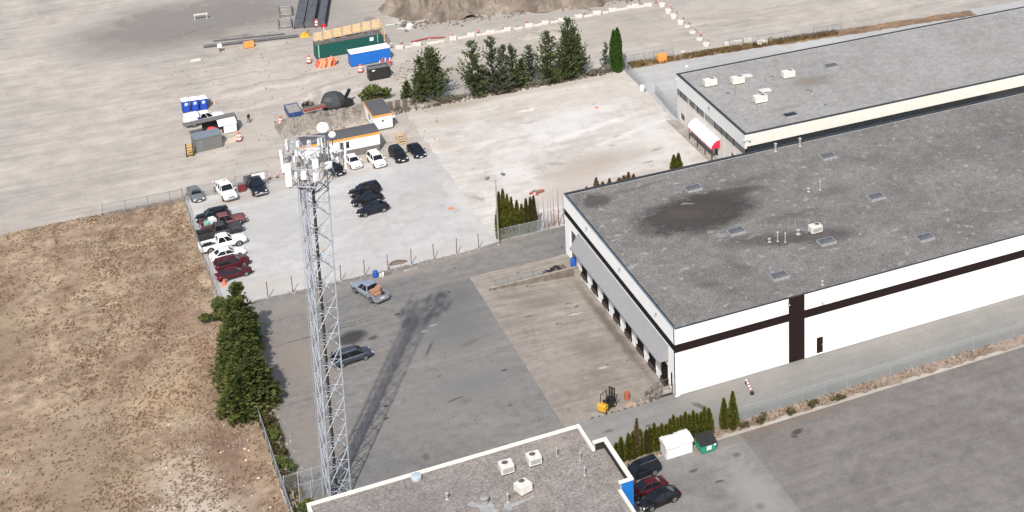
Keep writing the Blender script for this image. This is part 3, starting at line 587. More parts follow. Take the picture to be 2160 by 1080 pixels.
# barrel awning
ab = []
for yy in (235.2-BY, 245.0-BY):
    ab.append([(-1.5*math.sin(k/8*math.pi/2)-.05, yy, 2.25+1.35*math.cos(k/8*math.pi/2)) for k in range(9)]+[(-.05, yy, 2.25)])
m_awnw = plain('white_vinyl', (0.86,0.85,0.85), 0.5, var=0.03); m_awnr = plain('red_vinyl', (0.62,0.02,0.06), 0.5, var=0.05)
B_ = MB(); B_.loft(ab, cap=False); B_.build('barrel_awning', m_awnw, cb, 50)
for yy in (235.17-BY, 245.03-BY): MB().add([(x,yy,z) for x,_,z in ab[0]], [tuple(range(10))]).build('awning_end', m_awnr, cb)
MB().box(-1.58,-1.5,235.2-BY,245.0-BY,2.13,2.27).build('awning_valance', m_awnr, cb)
for yy in (235.4, 238.2, 241.4, 244.8): MB().box(-1.5,-1.4,yy-BY-.05,yy-BY+.05,0.0,2.2).build('awning_post', m_darkflash, cb)
MB().box(-.3,0,239.15-BY,239.45-BY,7.55,7.75).tube((-.05,239.3-BY,7.6),(-.05,239.3-BY,6.1),.03,5).build('wall_light', m_galvdark, cb)
MB().tube((-.25,-.2,7.6),(.5,-.45,7.6),.05,5).box(-.4,-.1,-.4,-.1,7.45,7.65).box(.4,.75,-.6,-.3,7.45,7.65).build('camera_bracket', m_acwhite, cb)
MB().box(-.35,-.1,L-.4,L-.1,7.4,7.7).box(-.2,.05,L+.05,L+.3,7.0,7.3).build('wall_light', m_acwhite, cb)
kb = MB().box(99.75, 99.95, 234, 254, 0.016, 0.17).build('kerb', m_concrete); tag(kb, 'pale yellowish concrete kerb beside the cream building', 'kerb')
sheet('side_walk', [(99.95,232),(101.58,232),(101.58,253.2),(99.95,254)], 0.024, m_concrete)

for (x,y), n_, sc in (((104.7,246.3),'cream rooftop cooling unit nearest the left back corner of the cream building',1), ((109.2,245.0),'cream rooftop cooling unit beside the flat roof hatch',1), ((117.9,243.4),'cream rooftop cooling unit farthest right on the cream building',1), ((109.2,236.0),'cream rooftop cooling unit with dark grille in the middle of the cream building roof',1)):
    ac_unit((x,y,8.36), 0.0, n_, 2.2, 1.35, 1.15, (0.5,0.1), 'x', True, 'cooling units on the cream building')
for (x,y), n_ in (((111.5,246.6),'flat pale roof hatch behind a cooling unit'),((111.7,239.4),'small pale roof hatch in the middle of the cream roof')):
    t = thing('roof_hatch', n_, 'roof hatch', (x,y,8.36)); MB().box(-.9,.9,-.6,.6,0,.25).build('curb', m_skyframe, t); MB().obox((0,0,.32),(2.0,1.35,.08),ry=0.06).build('lid', m_acwhite, t)
t = skylight((111.1,228.6,8.36), 'dark glazed skylight near the front edge of the cream building', 'skylights on the cream building', 2.4, 1.5); t.children[1].data.materials[0] = m_glass
skylight((126.5,244,8.36), 'grey domed skylight at the right of the cream building roof', 'skylights on the cream building')
for x,y,h,r,n_ in ((105.9,241.6,.25,.2,'dark squat vent below the first cooling unit'),(106.9,240.9,1.4,.03,'thin black rod on the cream building roof'),(107.2,233,1.3,.03,'thin rod vent left of the glazed skylight'),(113.7,243.6,.6,.06,'small black pipe beside the farthest cooling unit'),(115.4,244.6,.3,.14,'squat black vent left of the farthest cooling unit'),(114.9,243.2,.25,.14,'squat black vent in front of the farthest cooling unit'),(118.2,236.4,.3,.18,'dark squat vent, left of a pair near the roof stain'),(118.4,235.6,.3,.14,'dark squat vent, right of a pair near the roof stain'),(118.0,229.6,.3,.16,'dark squat vent near the right front roof edge'),(112.0,241.6,.5,.04,'short thin pipe behind the small roof hatch')):
    vent_pipe((x,y,8.36), h, r, n_, False, m_galvdark)

# ------------------------------------------------------------------ near building (roof at the bottom of the picture)
NX0, NX1, NY, NZ = 23.87, 53.82, 166.25, 6.5
nb = thing('near_building', 'low building with brown gravel roof and cream parapet at the bottom of the picture', 'building', (NX0, 110.0, 0))
LX, LY = NX1-NX0, NY-110.0
m_parc = plain('cream_parapet_cap', (0.72,0.67,0.58), 0.7, var=0.05)
m_blue = plain('blue_sign_panel', (0.01,0.14,0.43), 0.45, var=0.05)
MB().box(0, .3, 0, LY, -.2, 6.3).box(.3, LX, LY-.3, LY, -.2, 6.3).box(LX-.3, LX, 0, LY-.3, -.2, 6.3).box(.3,LX-.3,0,.3,-.2,6.3).build('wall', m_cream, nb)
MB().box(.35, LX-.35, .3, LY-.35, 6.1, 6.28).build('roof', m_roofC, nb)
RY0, RY1, RX1 = 152.6-110, 161.1-110, 55.2-NX0
MB().box(-.04, .3, 0, LY+.04, 6.302, 6.5).box(.3, LX+.03, LY-.28, LY+.04, 6.302, 6.5).box(LX-.28, LX+.03, RY1, LY-.28, 6.302, 6.5).box(LX-.28, LX+.03, 0, RY0, 6.302, 6.5).build('parapet_cap', m_parc, nb)
# raised bay on the right with dark inner faces and a blue end panel
MB().box(LX-.37, RX1-.3, RY0+.3, RY1-.3, 6.0, 6.31).build('bay_roof', m_roofC, nb)
MB().box(RX1-.3, RX1, RY0, RY1, -.2, 7.2).box(LX+.002, RX1-.3, RY1-.3, RY1, -.2, 7.2).box(LX+.002, RX1-.3, RY0+.012, RY0+.3, -.2, 7.2).build('bay_wall', m_cream, nb)
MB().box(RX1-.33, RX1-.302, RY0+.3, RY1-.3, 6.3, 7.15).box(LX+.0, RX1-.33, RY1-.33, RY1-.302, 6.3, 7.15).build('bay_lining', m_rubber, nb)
MB().box(RX1-.42, RX1+.04, RY0-.04, RY1+.04, 7.202, 7.4).box(LX-.2, RX1-.42, RY1-.34, RY1+.04, 7.202, 7.4).box(LX-.2, RX1-.42, RY0-.04, RY0+.34, 7.202, 7.4).build('bay_cap', m_parc, nb)
MB().box(LX+.01, RX1-.004, RY0-.02, RY0+.01, 0.5, 7.19).build('blue_panel', m_blue, nb)
for (x,y,rz), n_, gr, rs in (((44.05,161.9,0.0),'white rooftop cooling unit, left of the pair on the near roof','y',False),((47.15,161.95,0.0),'white rooftop cooling unit, right of the pair on the near roof','y',False),((44.6,157.6,0.3),'white rooftop cooling unit with rusty plate in front of the pair','x',True)):
    a_ = ac_unit((x,y,6.28), rz, n_, 1.45, 1.5, 1.0, (-.1,0.15) if gr == 'y' else (0.1,.42), gr, rs, 'cooling units on the near roof')
    if gr == 'y': MB().obox((0.0,1.1,0.12),(.42,.35,.24)).build('rusty_gas_box', m_rust, a_)
t = thing('roof_hatch', 'pale blue curved vent hood on the near roof edge', 'roof vent', (35.1,165.2,6.28))
MB().lathe([(.55,0),(.55,.3),(.62,.32),(.58,.5),(.3,.6)], 8).build('hood', plain('pale_blue_vent',(0.50,0.57,0.62),0.4,0.3), t, 30)
for x,y,h,r,n_ in ((37.1,160.2,.6,.13,'white stub vent on the left of the near roof'),(49.75,161.9,.9,.07,'thin vent pipe nearest the cooling units on the near roof'),(51.75,159.9,.9,.07,'thin vent pipe near the right parapet of the near roof'),(51.3,157.1,.9,.09,'capped vent pipe at the right of the near roof')):
    vent_pipe((x,y,6.28), h, r, n_, True, m_ventgrey)
m_hood = plain('dull_hood_steel', (0.24,0.24,0.235), 0.8)
t = thing('roof_exhaust', 'grey mushroom exhaust fan on silver sealant patch', 'exhaust fan', (40.4,157.6,6.28))
MB().lathe([(.42,0),(.42,.25),(.3,.3),(.3,.55),(.5,.6),(.5,.72),(.3,.85)], 12).build('hood', m_hood, t, 40)
vent_pipe((42.6,156.6,6.28), 0.9, .1, 'vent pipe on silver sealant patch beside the exhaust fan', True)
m_silver = plain('silver_sealant', (0.30,0.30,0.30), 0.8, 0.0, var=0.25)
def patch(name, poly, z, mat, label, cat, seed=3): return tag(MB().prism(jag(poly, .14, .45, seed), z-.002, z+.006).build(name, mat), label, cat)
patch('sealant_patch', [(38.7,158.3),(39.2,158.6),(39.9,157.9),(40.9,157.8),(41.2,155.6),(39.4,155.2),(39.7,157.0)], 6.29, m_silver, 'silver roof sealant splash around the exhaust fan', 'sealant')
patch('sealant_patch', [(42.0,155.6),(42.2,156.6),(42.8,156.2),(44.4,156.2),(45.3,156.45),(45.3,156.15),(44.0,155.8),(42.8,155.6),(42.4,155.0)], 6.29, m_silver, 'silver roof sealant streak right of the exhaust fan', 'sealant')
# ------------------------------------------------------------------ lattice tower
TC = Vector((28.27, 175.26, 0)); U = Vector((0.987, -0.159, 0)); V_ = Vector((0.159, 0.987, 0))
tw = thing('lattice_tower', 'tall galvanised lattice tower carrying white panel antennas and two dishes', 'tower', TC)
LEG = {'r': U*1.673+V_*0.36, 'b': U*-1.167+V_*1.33, 'f': U*-0.507-V_*1.70}
def at(k, z): return LEG[k]+Vector((0,0,z))
TOPZ = 43.6
for k in 'rbf':
    MB().tube(at(k,0), at(k,TOPZ), 0.085, 8, 0.07).build('leg', m_galv, tw, 40)
    MB().lathe([(.28,0),(.28,.12),(.12,.2)], 8, LEG[k]).build('base_plate', m_concrete, tw)
    for q in range(1,7): MB().lathe([(.13,q*6.3-.5),(.15,q*6.3-.47),(.15,q*6.3-.40),(.13,q*6.3-.37)], 8, LEG[k]).build('leg_flange', m_galv, tw)
Z0, BH = -0.47, 3.155
def angle_bar(p0, p1, w=0.11):
    return MB().tube(p0, p1, w*0.72, 4)
mcache = {}
for (a, c) in (('b','f'),('f','r'),('b','r')):
    for kind in ('d1','d2','h'):
        za, zc = (BH, 0) if kind == 'd1' else ((0, BH) if kind == 'd2' else (BH/2, BH/2))
        mcache[a+c+kind] = angle_bar(at(a,za), at(c,zc), 0.074 if kind != 'h' else 0.058).mesh('brace', m_galv)
    for k in range(13):
        z = Z0+k*BH
        if k == 0: z = 0.05
        for kind, nm in (('d1','diagonal_brace'),('d2','diagonal_brace'),('h','horizontal_brace')):
            link(nm, mcache[a+c+kind], tw, (0,0,z))
# small plan bracing triangles inside each bay
pb = MB()
for a, c, e in (('b','f','r'),('f','r','b'),('r','b','f')):
    pb.tube((LEG[a]+LEG[c])/2, (LEG[c]+LEG[e])/2, 0.04, 4)
pbm = pb.mesh('plan_brace', m_galv)
for k in range(13): link('plan_brace', pbm, tw, (0,0,Z0+k*BH+BH/2))
# feed lines
m_cable = plain('grey_feed_line', (0.36,0.39,0.44), 0.6, 0.1); m_blackcable = plain('black_feed_line', (0.05,0.05,0.053), 0.8, spec=0.2)
for i in range(8):
    t_ = 0.2+i*0.065; p_ = LEG['b'].lerp(LEG['f'], t_)+U*(0.16+0.05*(i%2))
    MB().tube(p_+Vector((0,0,.4)), p_+Vector((0,0,38.5+(i%3))), 0.045, 5).build('feed_line', m_cable if i not in (4,) else m_galvdark, tw)
for k in range(26):
    p_ = LEG['b'].lerp(LEG['f'],.12)+U*.13; q_ = LEG['b'].lerp(LEG['f'],.85)+U*.13
    MB().tube(p_+Vector((0,0,1+k*1.5)), q_+Vector((0,0,1+k*1.5)), 0.035, 4).build('cable_rung', m_galv, tw)
pc = U*0.12+V_*0.55
MB().obox(pc+Vector((0,0,19.2)), (0.30,0.16,38.0), math.atan2(U.y,U.x)).build('cable_tray', m_blackcable, tw)
for k in range(30): MB().obox(pc+Vector((0,0,1.0+k*1.28)), (0.46,0.21,0.07), math.atan2(U.y,U.x)).build('cable_clamp', m_acwhite, tw)
# climbing ladder on the left legs
ld = LEG['b']+U*-.22
lm = MB().tube(ld+V_*.18+Vector((0,0,.5)), ld+V_*.18+Vector((0,0,40)), .025, 4).tube(ld-V_*.18+Vector((0,0,.5)), ld-V_*.18+Vector((0,0,40)), .025, 4)
lo = lm.build('ladder', m_galv, tw)
rm = MB().tube(ld+V_*.18, ld-V_*.18, .018, 4).mesh('rung', m_galv)
for k in range(64): link('rung', rm, lo, (0,0,1.0+k*.6))
# antenna frames
def P(x,y,z): return Vector((x,y,z))-TC
cen = Vector((0.05,-0.1,0))
ringpts = {39.2:2.75, 41.2:2.75}
for z, r in ringpts.items():
    pts = [cen+Vector((r*math.cos(a), r*math.sin(a), z)) for a in [R_(-92+60*k) for k in range(6)]]
    for i in range(6):
        MB().tube(pts[i], pts[(i+1)%6], .055, 6).build('mount_ring_pipe', m_galv, tw)
    for i, k in enumerate('frb'):
        MB().tube(at(k,z), pts[(2*i)%6], .05, 5).tube(at(k,z), pts[(2*i+5)%6], .05, 5).build('standoff_arm', m_galvdark, tw)
for z in (42.2, 43.5):
    for a, c in (('b','f'),('f','r'),('b','r')): MB().tube(at(a,z), at(c,z), .05, 5).build('top_frame_pipe', m_galv, tw)
m_ant = plain('antenna_radome', (0.83,0.83,0.83), 0.45, var=0.03)
m_ant2 = plain('pale_grey_radome', (0.66,0.67,0.69), 0.45, var=0.04)
def panel(x, y, z, w, h, d, az, mat, tilt=0.04):
    c = P(x,y,z); q = Matrix.Translation(c) @ Matrix.Rotation(az,4,'Z') @ Matrix.Rotation(tilt,4,'Y')
    rings = []
    for zz, s_ in ((-h/2,.86),(-h/2+.04,1),(h/2-.04,1),(h/2,.86)):
        rings.append([q @ Vector((xx*s_, yy*s_, zz)) for xx, yy in ((d*.5,-w*.32),(d*.32,-w*.5),(-d*.5,-w*.5),(-d*.5,w*.5),(d*.32,w*.5),(d*.5,w*.32))])
    o = MB().loft(list(reversed(rings))).build('panel_antenna', mat, tw, 30)
    back = q @ Vector((-d*.5-.14,0,0)); 
    MB().tube(back+Vector((0,0,-h*.55)), back+Vector((0,0,h*.55)), .045, 6).build('mount_pipe', m_galv, o)
    MB().obox(q @ Vector((-d*.5-.07,0,h*.36)), (.16,.12,.1), az).obox(q @ Vector((-d*.5-.07,0,-h*.36)), (.16,.12,.1), az).build('clamp', m_galvdark, o)
    MB().tube(q @ Vector((-.02,0,-h*.5)), q @ Vector((-.06,0,-h*.5-.22)), .05, 6).tube(q @ Vector((-.02,.12,-h*.5)), q @ Vector((-.06,.12,-h*.5-.22)), .03, 6).build('connector', m_blackcable, o)
    return o
panel(25.55,175.9,41.3, .42,2.55,.2, R_(190), m_ant)
panel(25.78,173.6,40.65,.62,2.65,.24, R_(245), m_ant)
panel(28.45,173.0,40.85,.62,2.55,.24, R_(275), m_ant2)
panel(31.95,175.2,40.6,.36,2.6,.2, R_(350), m_ant)
panel(26.4,177.0,42.6,.46,1.1,.22, R_(150), m_ant)
panel(29.9,178.0,41.0,.5,2.4,.22, R_(80), m_ant2)
panel(27.25,173.2,40.5,.46,1.05,.26, R_(262), m_ant)
panel(29.85,173.4,40.95,.72,.75,.3, R_(280), m_ant2)
panel(26.95,177.4,42.0,.4,1.2,.2, R_(130), m_ant2)
rr = random.Random(4)
for i, (x,y,z) in enumerate(((26.3,175.6,41.6),(26.4,174.6,40.6),(26.6,173.9,40.4),(29.0,174.0,41.5),(30.5,174.6,42.2),(31.2,175.6,41.5),(30.2,176.6,41.9),(27.6,176.6,41.6),(28.4,174.4,41.8),(29.2,173.6,42.0),(26.9,175.0,42.3),(27.3,174.2,40.0),(27.0,174.4,41.2),(28.0,175.6,41.0),(29.0,175.8,41.2),(29.8,175.0,41.4),(30.8,176.0,40.6),(31.0,174.6,40.8),(26.2,176.4,40.6),(28.6,176.8,42.4),(27.4,176.2,42.8),(29.6,174.2,39.8),(28.9,173.4,39.9),(26.6,174.6,41.9))):
    MB().obox(P(x,y,z), (.34,.24,.62), rr.uniform(0,3)).build('radio_unit', m_ant2 if i % 3 else m_galvdark, tw)
for i in range(12):
    a = R_(i*30+rr.uniform(-10,10)); r0 = 2.6
    p0 = cen+Vector((r0*math.cos(a), r0*math.sin(a), 39.6)); p3 = Vector((0.1,0.2,37.6+rr.uniform(-.5,.6))); pm = (p0+p3)/2+Vector((0,0,-1.0))
    prev = p0; jb = MB()
    for s_ in range(1,7):
        u_ = s_/6; p_ = p0*(1-u_)**2+pm*2*u_*(1-u_)+p3*u_**2; jb.tube(prev, p_, .045, 5); prev = p_
    jb.build('jumper_cable', m_blackcable, tw)
for x,y,z,h in ((25.9,176.0,43.2,3.0),(26.7,177.4,43.8,2.8),(30.5,176.2,42.8,3.6),(31.3,174.4,41.6,2.6),(28.2,173.2,41.0,3.0),(30.0,174.0,41.8,3.4),(26.4,174.4,42.2,3.0)):
    MB().tube(P(x,y,z-h/2), P(x,y,z+h/2), .045, 5).build('mast_pipe', m_galv, tw)
for x,y,z,h in ((26.5,176.6,45.0,2.4),(27.3,177.0,45.6,3.0)): MB().tube(P(x,y,z-h/2), P(x,y,z+h/2), .022, 5).build('whip_antenna', m_galvdark, tw)
def dish(x, y, z, r, d_, az, pz):
    c = P(x,y,z); q = Matrix.Translation(c) @ Matrix.Rotation(az,4,'Z') @ Matrix.Rotation(R_(90),4,'Y')
    prof = [(r*.25,-d_*.9),(r*.7,-d_*.6),(r,-.04),(r*1.02,.05),(r*.97,.1),(r*.75,.17),(r*.4,.22),(r*.03,.24)]
    o = MB().loft([[q @ Vector((rad*math.cos(2*math.pi*k/18), rad*math.sin(2*math.pi*k/18), zz)) for k in range(18)] for rad, zz in prof]).build('microwave_dish', m_ant, tw, 40)
    bk = q @ Vector((0,0,-d_)); MB().tube(bk, q @ Vector((0,0,-d_-.35)), .07, 6).tube(q @ Vector((0,0,-d_-.35))+Vector((0,0,-pz)), q @ Vector((0,0,-d_-.35))+Vector((0,0,.5)), .07, 6).build('dish_mount', m_galvdark, o)
dish(29.85,175.2,44.55,.62,.42,R_(250),3.2)
dish(30.75,175.2,43.55,.37,.3,R_(262),2.4)
dish(30.3,173.8,42.4,.2,.2,R_(285),.8)

# compound at the tower foot
def fence(name, p0, p1, h, n, label, mat=None, rail=True, bottom=False, postr=0.035, pm=None, cat='fence', group=None):
    a = math.atan2(p1[1]-p0[1], p1[0]-p0[0]); L = math.hypot(p1[0]-p0[0], p1[1]-p0[1])
    t = thing(name, label, cat, (p0[0], p0[1], 0), a, group); pm = pm or m_galv
    pmesh = MB().tube((0,0,0),(0,0,h+.06),postr,6).lathe([(postr*1.4,h+.05),(postr*1.2,h+.11)],6).mesh('post', pm)
    for k in range(n+1): link('post', pmesh, t, (L*k/n,0,0))
    if rail: MB().tube((0,0,h-.02),(L,0,h-.02),.026,5).build('top_rail', pm, t)
    if bottom: MB().tube((0,0,.12),(L,0,.12),.022,5).build('bottom_rail', pm, t)
    if mat: MB().add([(0,0.03,.04),(L,0.03,.04),(L,0.03,h-.03),(0,0.03,h-.03)], [(0,1,2,3)]).build('wire_mesh', mat, t)
    return t
fence('compound_fence', (23.4,178.6), (28.0,178.6), 2.3, 3, 'galvanised fence behind the tower foot', m_link, postr=.06)
fence('compound_fence', (24.6,176.2), (28.4,176.2), 2.3, 3, 'galvanised fence in front of the tower foot', m_link, postr=.06)
fence('field_fence', (23.25,224.0), (23.2,262.0), 1.6, 12, 'leaning wire fence between the dry field and the parked cars', m_link, pm=m_brownwood)
fence('field_fence', (23.3,196.5), (23.2,160.0), 1.8, 11, 'chain link fence between the dry field and the asphalt yard', m_linkdense)
fence('field_fence', (23.3,224.0), (23.3,196.6), 1.8, 9, 'chain link fence hidden behind the big roadside firs', m_link)

# ------------------------------------------------------------------ vehicles
m_tyre = plain('tyre_rubber', (0.018,0.018,0.018), 0.85); m_rim = plain('alloy_rim', (0.5,0.51,0.53), 0.3, 0.7); m_rimd = plain('dark_rim', (0.08,0.08,0.085), 0.4, 0.6)
m_cglass = plain('car_glass', (0.010,0.012,0.015), 0.05, var=0.1, spec=0.5)
m_head = plain('headlamp_glass', (0.75,0.77,0.8), 0.15); m_tail = plain('tail_lamp', (0.35,0.01,0.012), 0.2); m_trim = plain('black_trim', (0.02,0.02,0.021), 0.6); m_plate = plain('number_plate', (0.75,0.76,0.78), 0.5)
m_chrome = plain('chrome', (0.6,0.6,0.6), 0.15, 0.9)
KIND = {
 'sedan': dict(st=[(2.40,.34,.62,.70),(2.28,.24,.70,.83),(1.85,.2,.80,.90),(1.0,.2,.92,.915),(0,.2,.95,.92),(-1.2,.2,.98,.92),(-1.85,.22,1.0,.90),(-2.28,.28,.96,.83),(-2.40,.4,.80,.74)],
   cab=(1.0,-1.85,0.15,-1.1,.90,1.45,.82,.60), wb=(1.42,-1.40), wr=.33, L=4.8),
 'coupe': dict(st=[(2.35,.34,.60,.72),(2.22,.24,.70,.86),(1.8,.2,.82,.94),(1.0,.2,.95,.955),(0,.2,.98,.96),(-1.2,.2,1.02,.96),(-1.85,.22,1.06,.93),(-2.22,.28,1.02,.86),(-2.35,.4,.85,.76)],
   cab=(1.25,-2.1,0.1,-.85,.93,1.58,.84,.58), wb=(1.45,-1.42), wr=.36, L=4.7),
 'suv': dict(st=[(2.35,.36,.80,.74),(2.22,.26,.92,.88),(1.8,.22,1.0,.94),(1.0,.22,1.08,.955),(0,.22,1.1,.96),(-1.2,.22,1.12,.96),(-1.9,.24,1.12,.94),(-2.25,.3,1.1,.9),(-2.35,.42,.95,.84)],
   cab=(1.1,-2.28,0.35,-1.95,1.05,1.72,.86,.68), wb=(1.42,-1.40), wr=.36, L=4.7),
 'minivan': dict(st=[(2.55,.34,.68,.76),(2.42,.24,.82,.90),(2.0,.2,.95,.97),(1.2,.2,1.06,.99),(0,.2,1.08,.995),(-1.5,.2,1.1,.995),(-2.1,.22,1.1,.98),(-2.45,.3,1.08,.94),(-2.55,.42,.9,.88)],
   cab=(1.55,-2.46,0.55,-2.15,1.02,1.76,.90,.72), wb=(1.5,-1.5), wr=.34, L=5.1),
}
def wheels(t, wb, wr, hw, rim, zoff=0):
    for sx in wb:
        for sy in (-1, 1):
            w_ = thing_part('wheel', MB().lathe([(wr*.62,-.11),(wr*.97,-.11),(wr,-.07),(wr,.07),(wr*.97,.11),(wr*.62,.11)], 16).mesh('wheel', m_tyre, 35), t, (sx, sy*(hw-.085), wr+zoff), (R_(90),0,0))
            link('rim', MB().lathe([(.03,-.105),(wr*.6,-.115),(wr*.66,-.10),(wr*.66,.10),(wr*.6,.115),(.03,.105)], 12).mesh('rim', rim, 30), w_)
def thing_part(name, me, parent, loc, rot=(0,0,0)):
    o = bpy.data.objects.new(name, me); C.objects.link(o); o.parent = parent; o.location = loc; o.rotation_euler = rot; return o
def body_ring(x, zl, zh, w):
    h = zh-zl
    return [(x,-w*.80,zl),(x,-w*.985,zl+h*.18),(x,-w,zl+h*.55),(x,-w*.955,zl+h*.86),(x,-w*.80,zh),(x,0,zh+.025),(x,w*.80,zh),(x,w*.955,zl+h*.86),(x,w,zl+h*.55),(x,w*.985,zl+h*.18),(x,w*.80,zl)]
def cabin(t, cab, body, roofmat=None):
    xb0, xb1, xt0, xt1, zb, zt, wb_, wt = cab; zt2 = zt-.05
    A = lambda s: ((xb0, s*wb_*.93, zb), (xt0, s*wt*.97, zt2)); D = lambda s: ((xb1, s*wb_*.93, zb), (xt1, s*wt*.97, zt2))
    MB().add([A(-1)[0],A(1)[0],A(1)[1],A(-1)[1]], [(0,1,2,3)]).build('windscreen', m_cglass, t)
    MB().add([D(1)[0],D(-1)[0],D(-1)[1],D(1)[1]], [(0,1,2,3)]).build('rear_window', m_cglass, t)
    for s in (-1,1):
        e = .035*s
        xm0, xm1 = xb0*.55+xb1*.45, xt0*.52+xt1*.48
        MB().add([(xb0,s*wb_,zb),(xm0+.04,s*(wb_+.01),zb),(xm1+.04,s*(wt+.01),zt2),(xt0,s*wt,zt2)], [(0,1,2,3) if s<0 else (3,2,1,0)]).build('side_window', m_cglass, t)
        MB().add([(xm0-.04,s*(wb_+.01),zb),(xb1,s*wb_,zb),(xt1,s*wt,zt2),(xm1-.04,s*(wt+.01),zt2)], [(0,1,2,3) if s<0 else (3,2,1,0)]).build('side_window', m_cglass, t)
        MB().tube((xb0+.02,s*wb_*.97,zb-.02),(xt0,s*wt*.985,zt2+.01),.045,5).build('pillar', body, t)
        MB().tube((xm0,s*(wb_+.0),zb-.02),(xm1,s*(wt+.0),zt2),.045,5).build('pillar', body, t)
        MB().tube((xb1-.02,s*wb_*.97,zb-.02),(xt1,s*wt*.985,zt2+.01),.07,5).build('pillar', body, t)
        MB().obox((xb0-.18,s*(wb_+.2),zb+.08),(.14,.24,.15)).build('mirror', body, t)
    r = []
    n_ = 6
    for k in range(n_+1):
        u_ = k/n_; x = (xt0+.06)*(1-u_)+(xt1-.06)*u_; z = zt2+.015+.06*math.sin(math.pi*min(1,max(0,.12+.76*u_)))
        r.append([(x,-wt*1.02,zt2-.02),(x,-wt*.9,z+.0),(x,0,z+.03),(x,wt*.9,z),(x,wt*1.02,zt2-.02)])
    MB().loft(list(reversed(r))).build('roof', roofmat or body, t, 40)
def lamps(t, xf, xr, zf, zr, w, body):
    for s in (-1,1):
        MB().obox((xf-.09,s*w*.70,zf),(.16,w*.40,.15),rz=-s*.35).build('headlight', m_head, t)
        MB().obox((xr+.06,s*w*.78,zr),(.12,w*.26,.2),rz=s*.2).build('taillight', m_tail, t)
    MB().obox((xf-.015,0,zf-.10),(.06,w*.9,.16)).build('grille', m_trim, t)
    MB().obox((xf+.02,0,zf-.26),(.03,.5,.12)).build('number_plate', m_plate, t)
    MB().obox((xr-.01,0,zr-.12),(.03,.5,.13)).build('number_plate', m_plate, t)
def arches(t, wb, wr, w):
    for sx in wb:
        for s in (-1,1):
            a = MB(); n_ = 10; pts = [(sx+math.cos(math.pi*k/n_)*(wr+.07), s*(w+.006), wr+math.sin(math.pi*k/n_)*(wr+.07)) for k in range(n_+1)]
            pts += [(sx-(wr+.07), s*(w+.006), .2),(sx+(wr+.07), s*(w+.006), .2)]
            pts2 = [(x, y-s*.14, z) for x,y,z in pts]
            a.loft([pts, pts2] if s<0 else [pts2, pts]); a.build('wheel_arch', m_trim, t)
def make_car(kind, paintmat, loc, hd, label, rim=None, group=None, roofmat=None, off=(0,0), roofrack=False, silver=False):
    k = KIND[kind]; t = thing('parked_car', label, 'car', (loc[0]+off[0], loc[1]+off[1], 0.03), R_(hd), group)
    MB().loft([body_ring(*s) for s in k['st']]).build('body', paintmat, t, 50)
    cabin(t, k['cab'], paintmat, roofmat); w = max(s[3] for s in k['st'])
    xf, xr = k['st'][0][0], k['st'][-1][0]
    lamps(t, xf, xr, k['st'][0][2]-.0, k['st'][-1][2]-.02, .86, paintmat)
    arches(t, k['wb'], k['wr'], w*.98); wheels(t, k['wb'], k['wr'], w+.01, rim or m_rim)
    if silver:
        for s in (-1,1): MB().tube((xf-.9,s*(w-.03),k['st'][3][2]-.04),(xr+.3,s*(w-.035),k['st'][6][2]-.03),.05,5).build('chrome_strip', m_chrome, t)
    if roofrack:
        for s in (-1,1): MB().tube((k['cab'][2]-.1,s*k['cab'][7]*.85,k['cab'][5]+.08),(k['cab'][3]+.1,s*k['cab'][7]*.85,k['cab'][5]+.08),.03,5).build('roof_rail', m_chrome, t)
    return t
def make_pickup(paintmat, loc, hd, label, rim=None, cargo=None, off=(0,0), crew=True, roofmat=None, name='pickup_truck', cat='pickup truck', bedmat=None, cap=False):
    t = thing(name, label, cat, (loc[0]+off[0], loc[1]+off[1], 0.03), R_(hd)); t.scale = (1.1,1.06,1.06); cb_ = -0.75 if crew else -0.1; hw = .97
    st = [(2.85,.42,.95,.82),(2.72,.32,1.06,.93),(2.2,.3,1.12,.97),(1.3,.3,1.17,.975),(.4,.3,1.18,.98),(cb_,.3,1.18,.98)]
    MB().loft([body_ring(*s) for s in st]).build('body', paintmat, t, 50)
    cabin(t, (1.25,cb_+.03,.5,cb_+.14,1.12,1.88,.88,.72), paintmat, roofmat)
    bm = bedmat or paintmat
    MB().box(-2.82,cb_-.03,-hw,-hw+.09,.45,1.16).build('bed_side', bm, t); MB().box(-2.82,cb_-.03,hw-.09,hw,.45,1.16).build('bed_side', bm, t)
    MB().box(-2.90,-2.82,-hw,hw,.45,1.14).build('tailgate', bm, t); MB().box(cb_-.10,cb_-.03,-hw+.09,hw-.09,.5,1.16).build('bed_front', bm, t)
    MB().box(-2.82,cb_-.10,-hw+.09,hw-.09,.45,.66).build('bed_floor', m_trim, t)
    for sx in (-1.75,):
        for s in (-1,1): MB().box(sx-.5,sx+.5,s*(hw-.32)-.14,s*(hw-.32)+.14,.66,.9).build('wheel_well', m_trim, t)
    MB().box(-3.02,-2.90,-.9,.9,.45,.62).build('rear_bumper', m_chrome, t); MB().box(2.82,2.95,-.88,.88,.48,.68).build('front_bumper', m_chrome, t)
    lamps(t, 2.86, -2.9, .92, .95, .9, paintmat); arches(t, (1.85,-1.75), .4, hw); wheels(t, (1.85,-1.75), .4, hw+.015, rim or m_rim)
    return t
c_black = paint('black_paint', (0.009,0.009,0.011)); c_white = paint('white_paint', (0.78,0.78,0.77)); c_navy = paint('navy_paint', (0.009,0.011,0.018)); c_maroon = paint('maroon_paint', (0.065,0.008,0.012)); c_grey = paint('grey_paint', (0.20,0.21,0.22), .3, .4)
c_silver = paint('silver_blue_paint', (0.36,0.40,0.46), .3, .5); c_dull = paint('dull_maroon_paint', (0.15,0.06,0.065), .5); c_dark = paint('charcoal_paint', (0.045,0.042,0.045), .4); c_slate = paint('slate_blue_paint', (0.010,0.012,0.018), .25)
GL = 'cars in the left row of the gravel lot'; GT = 'vehicles along the top of the gravel lot'
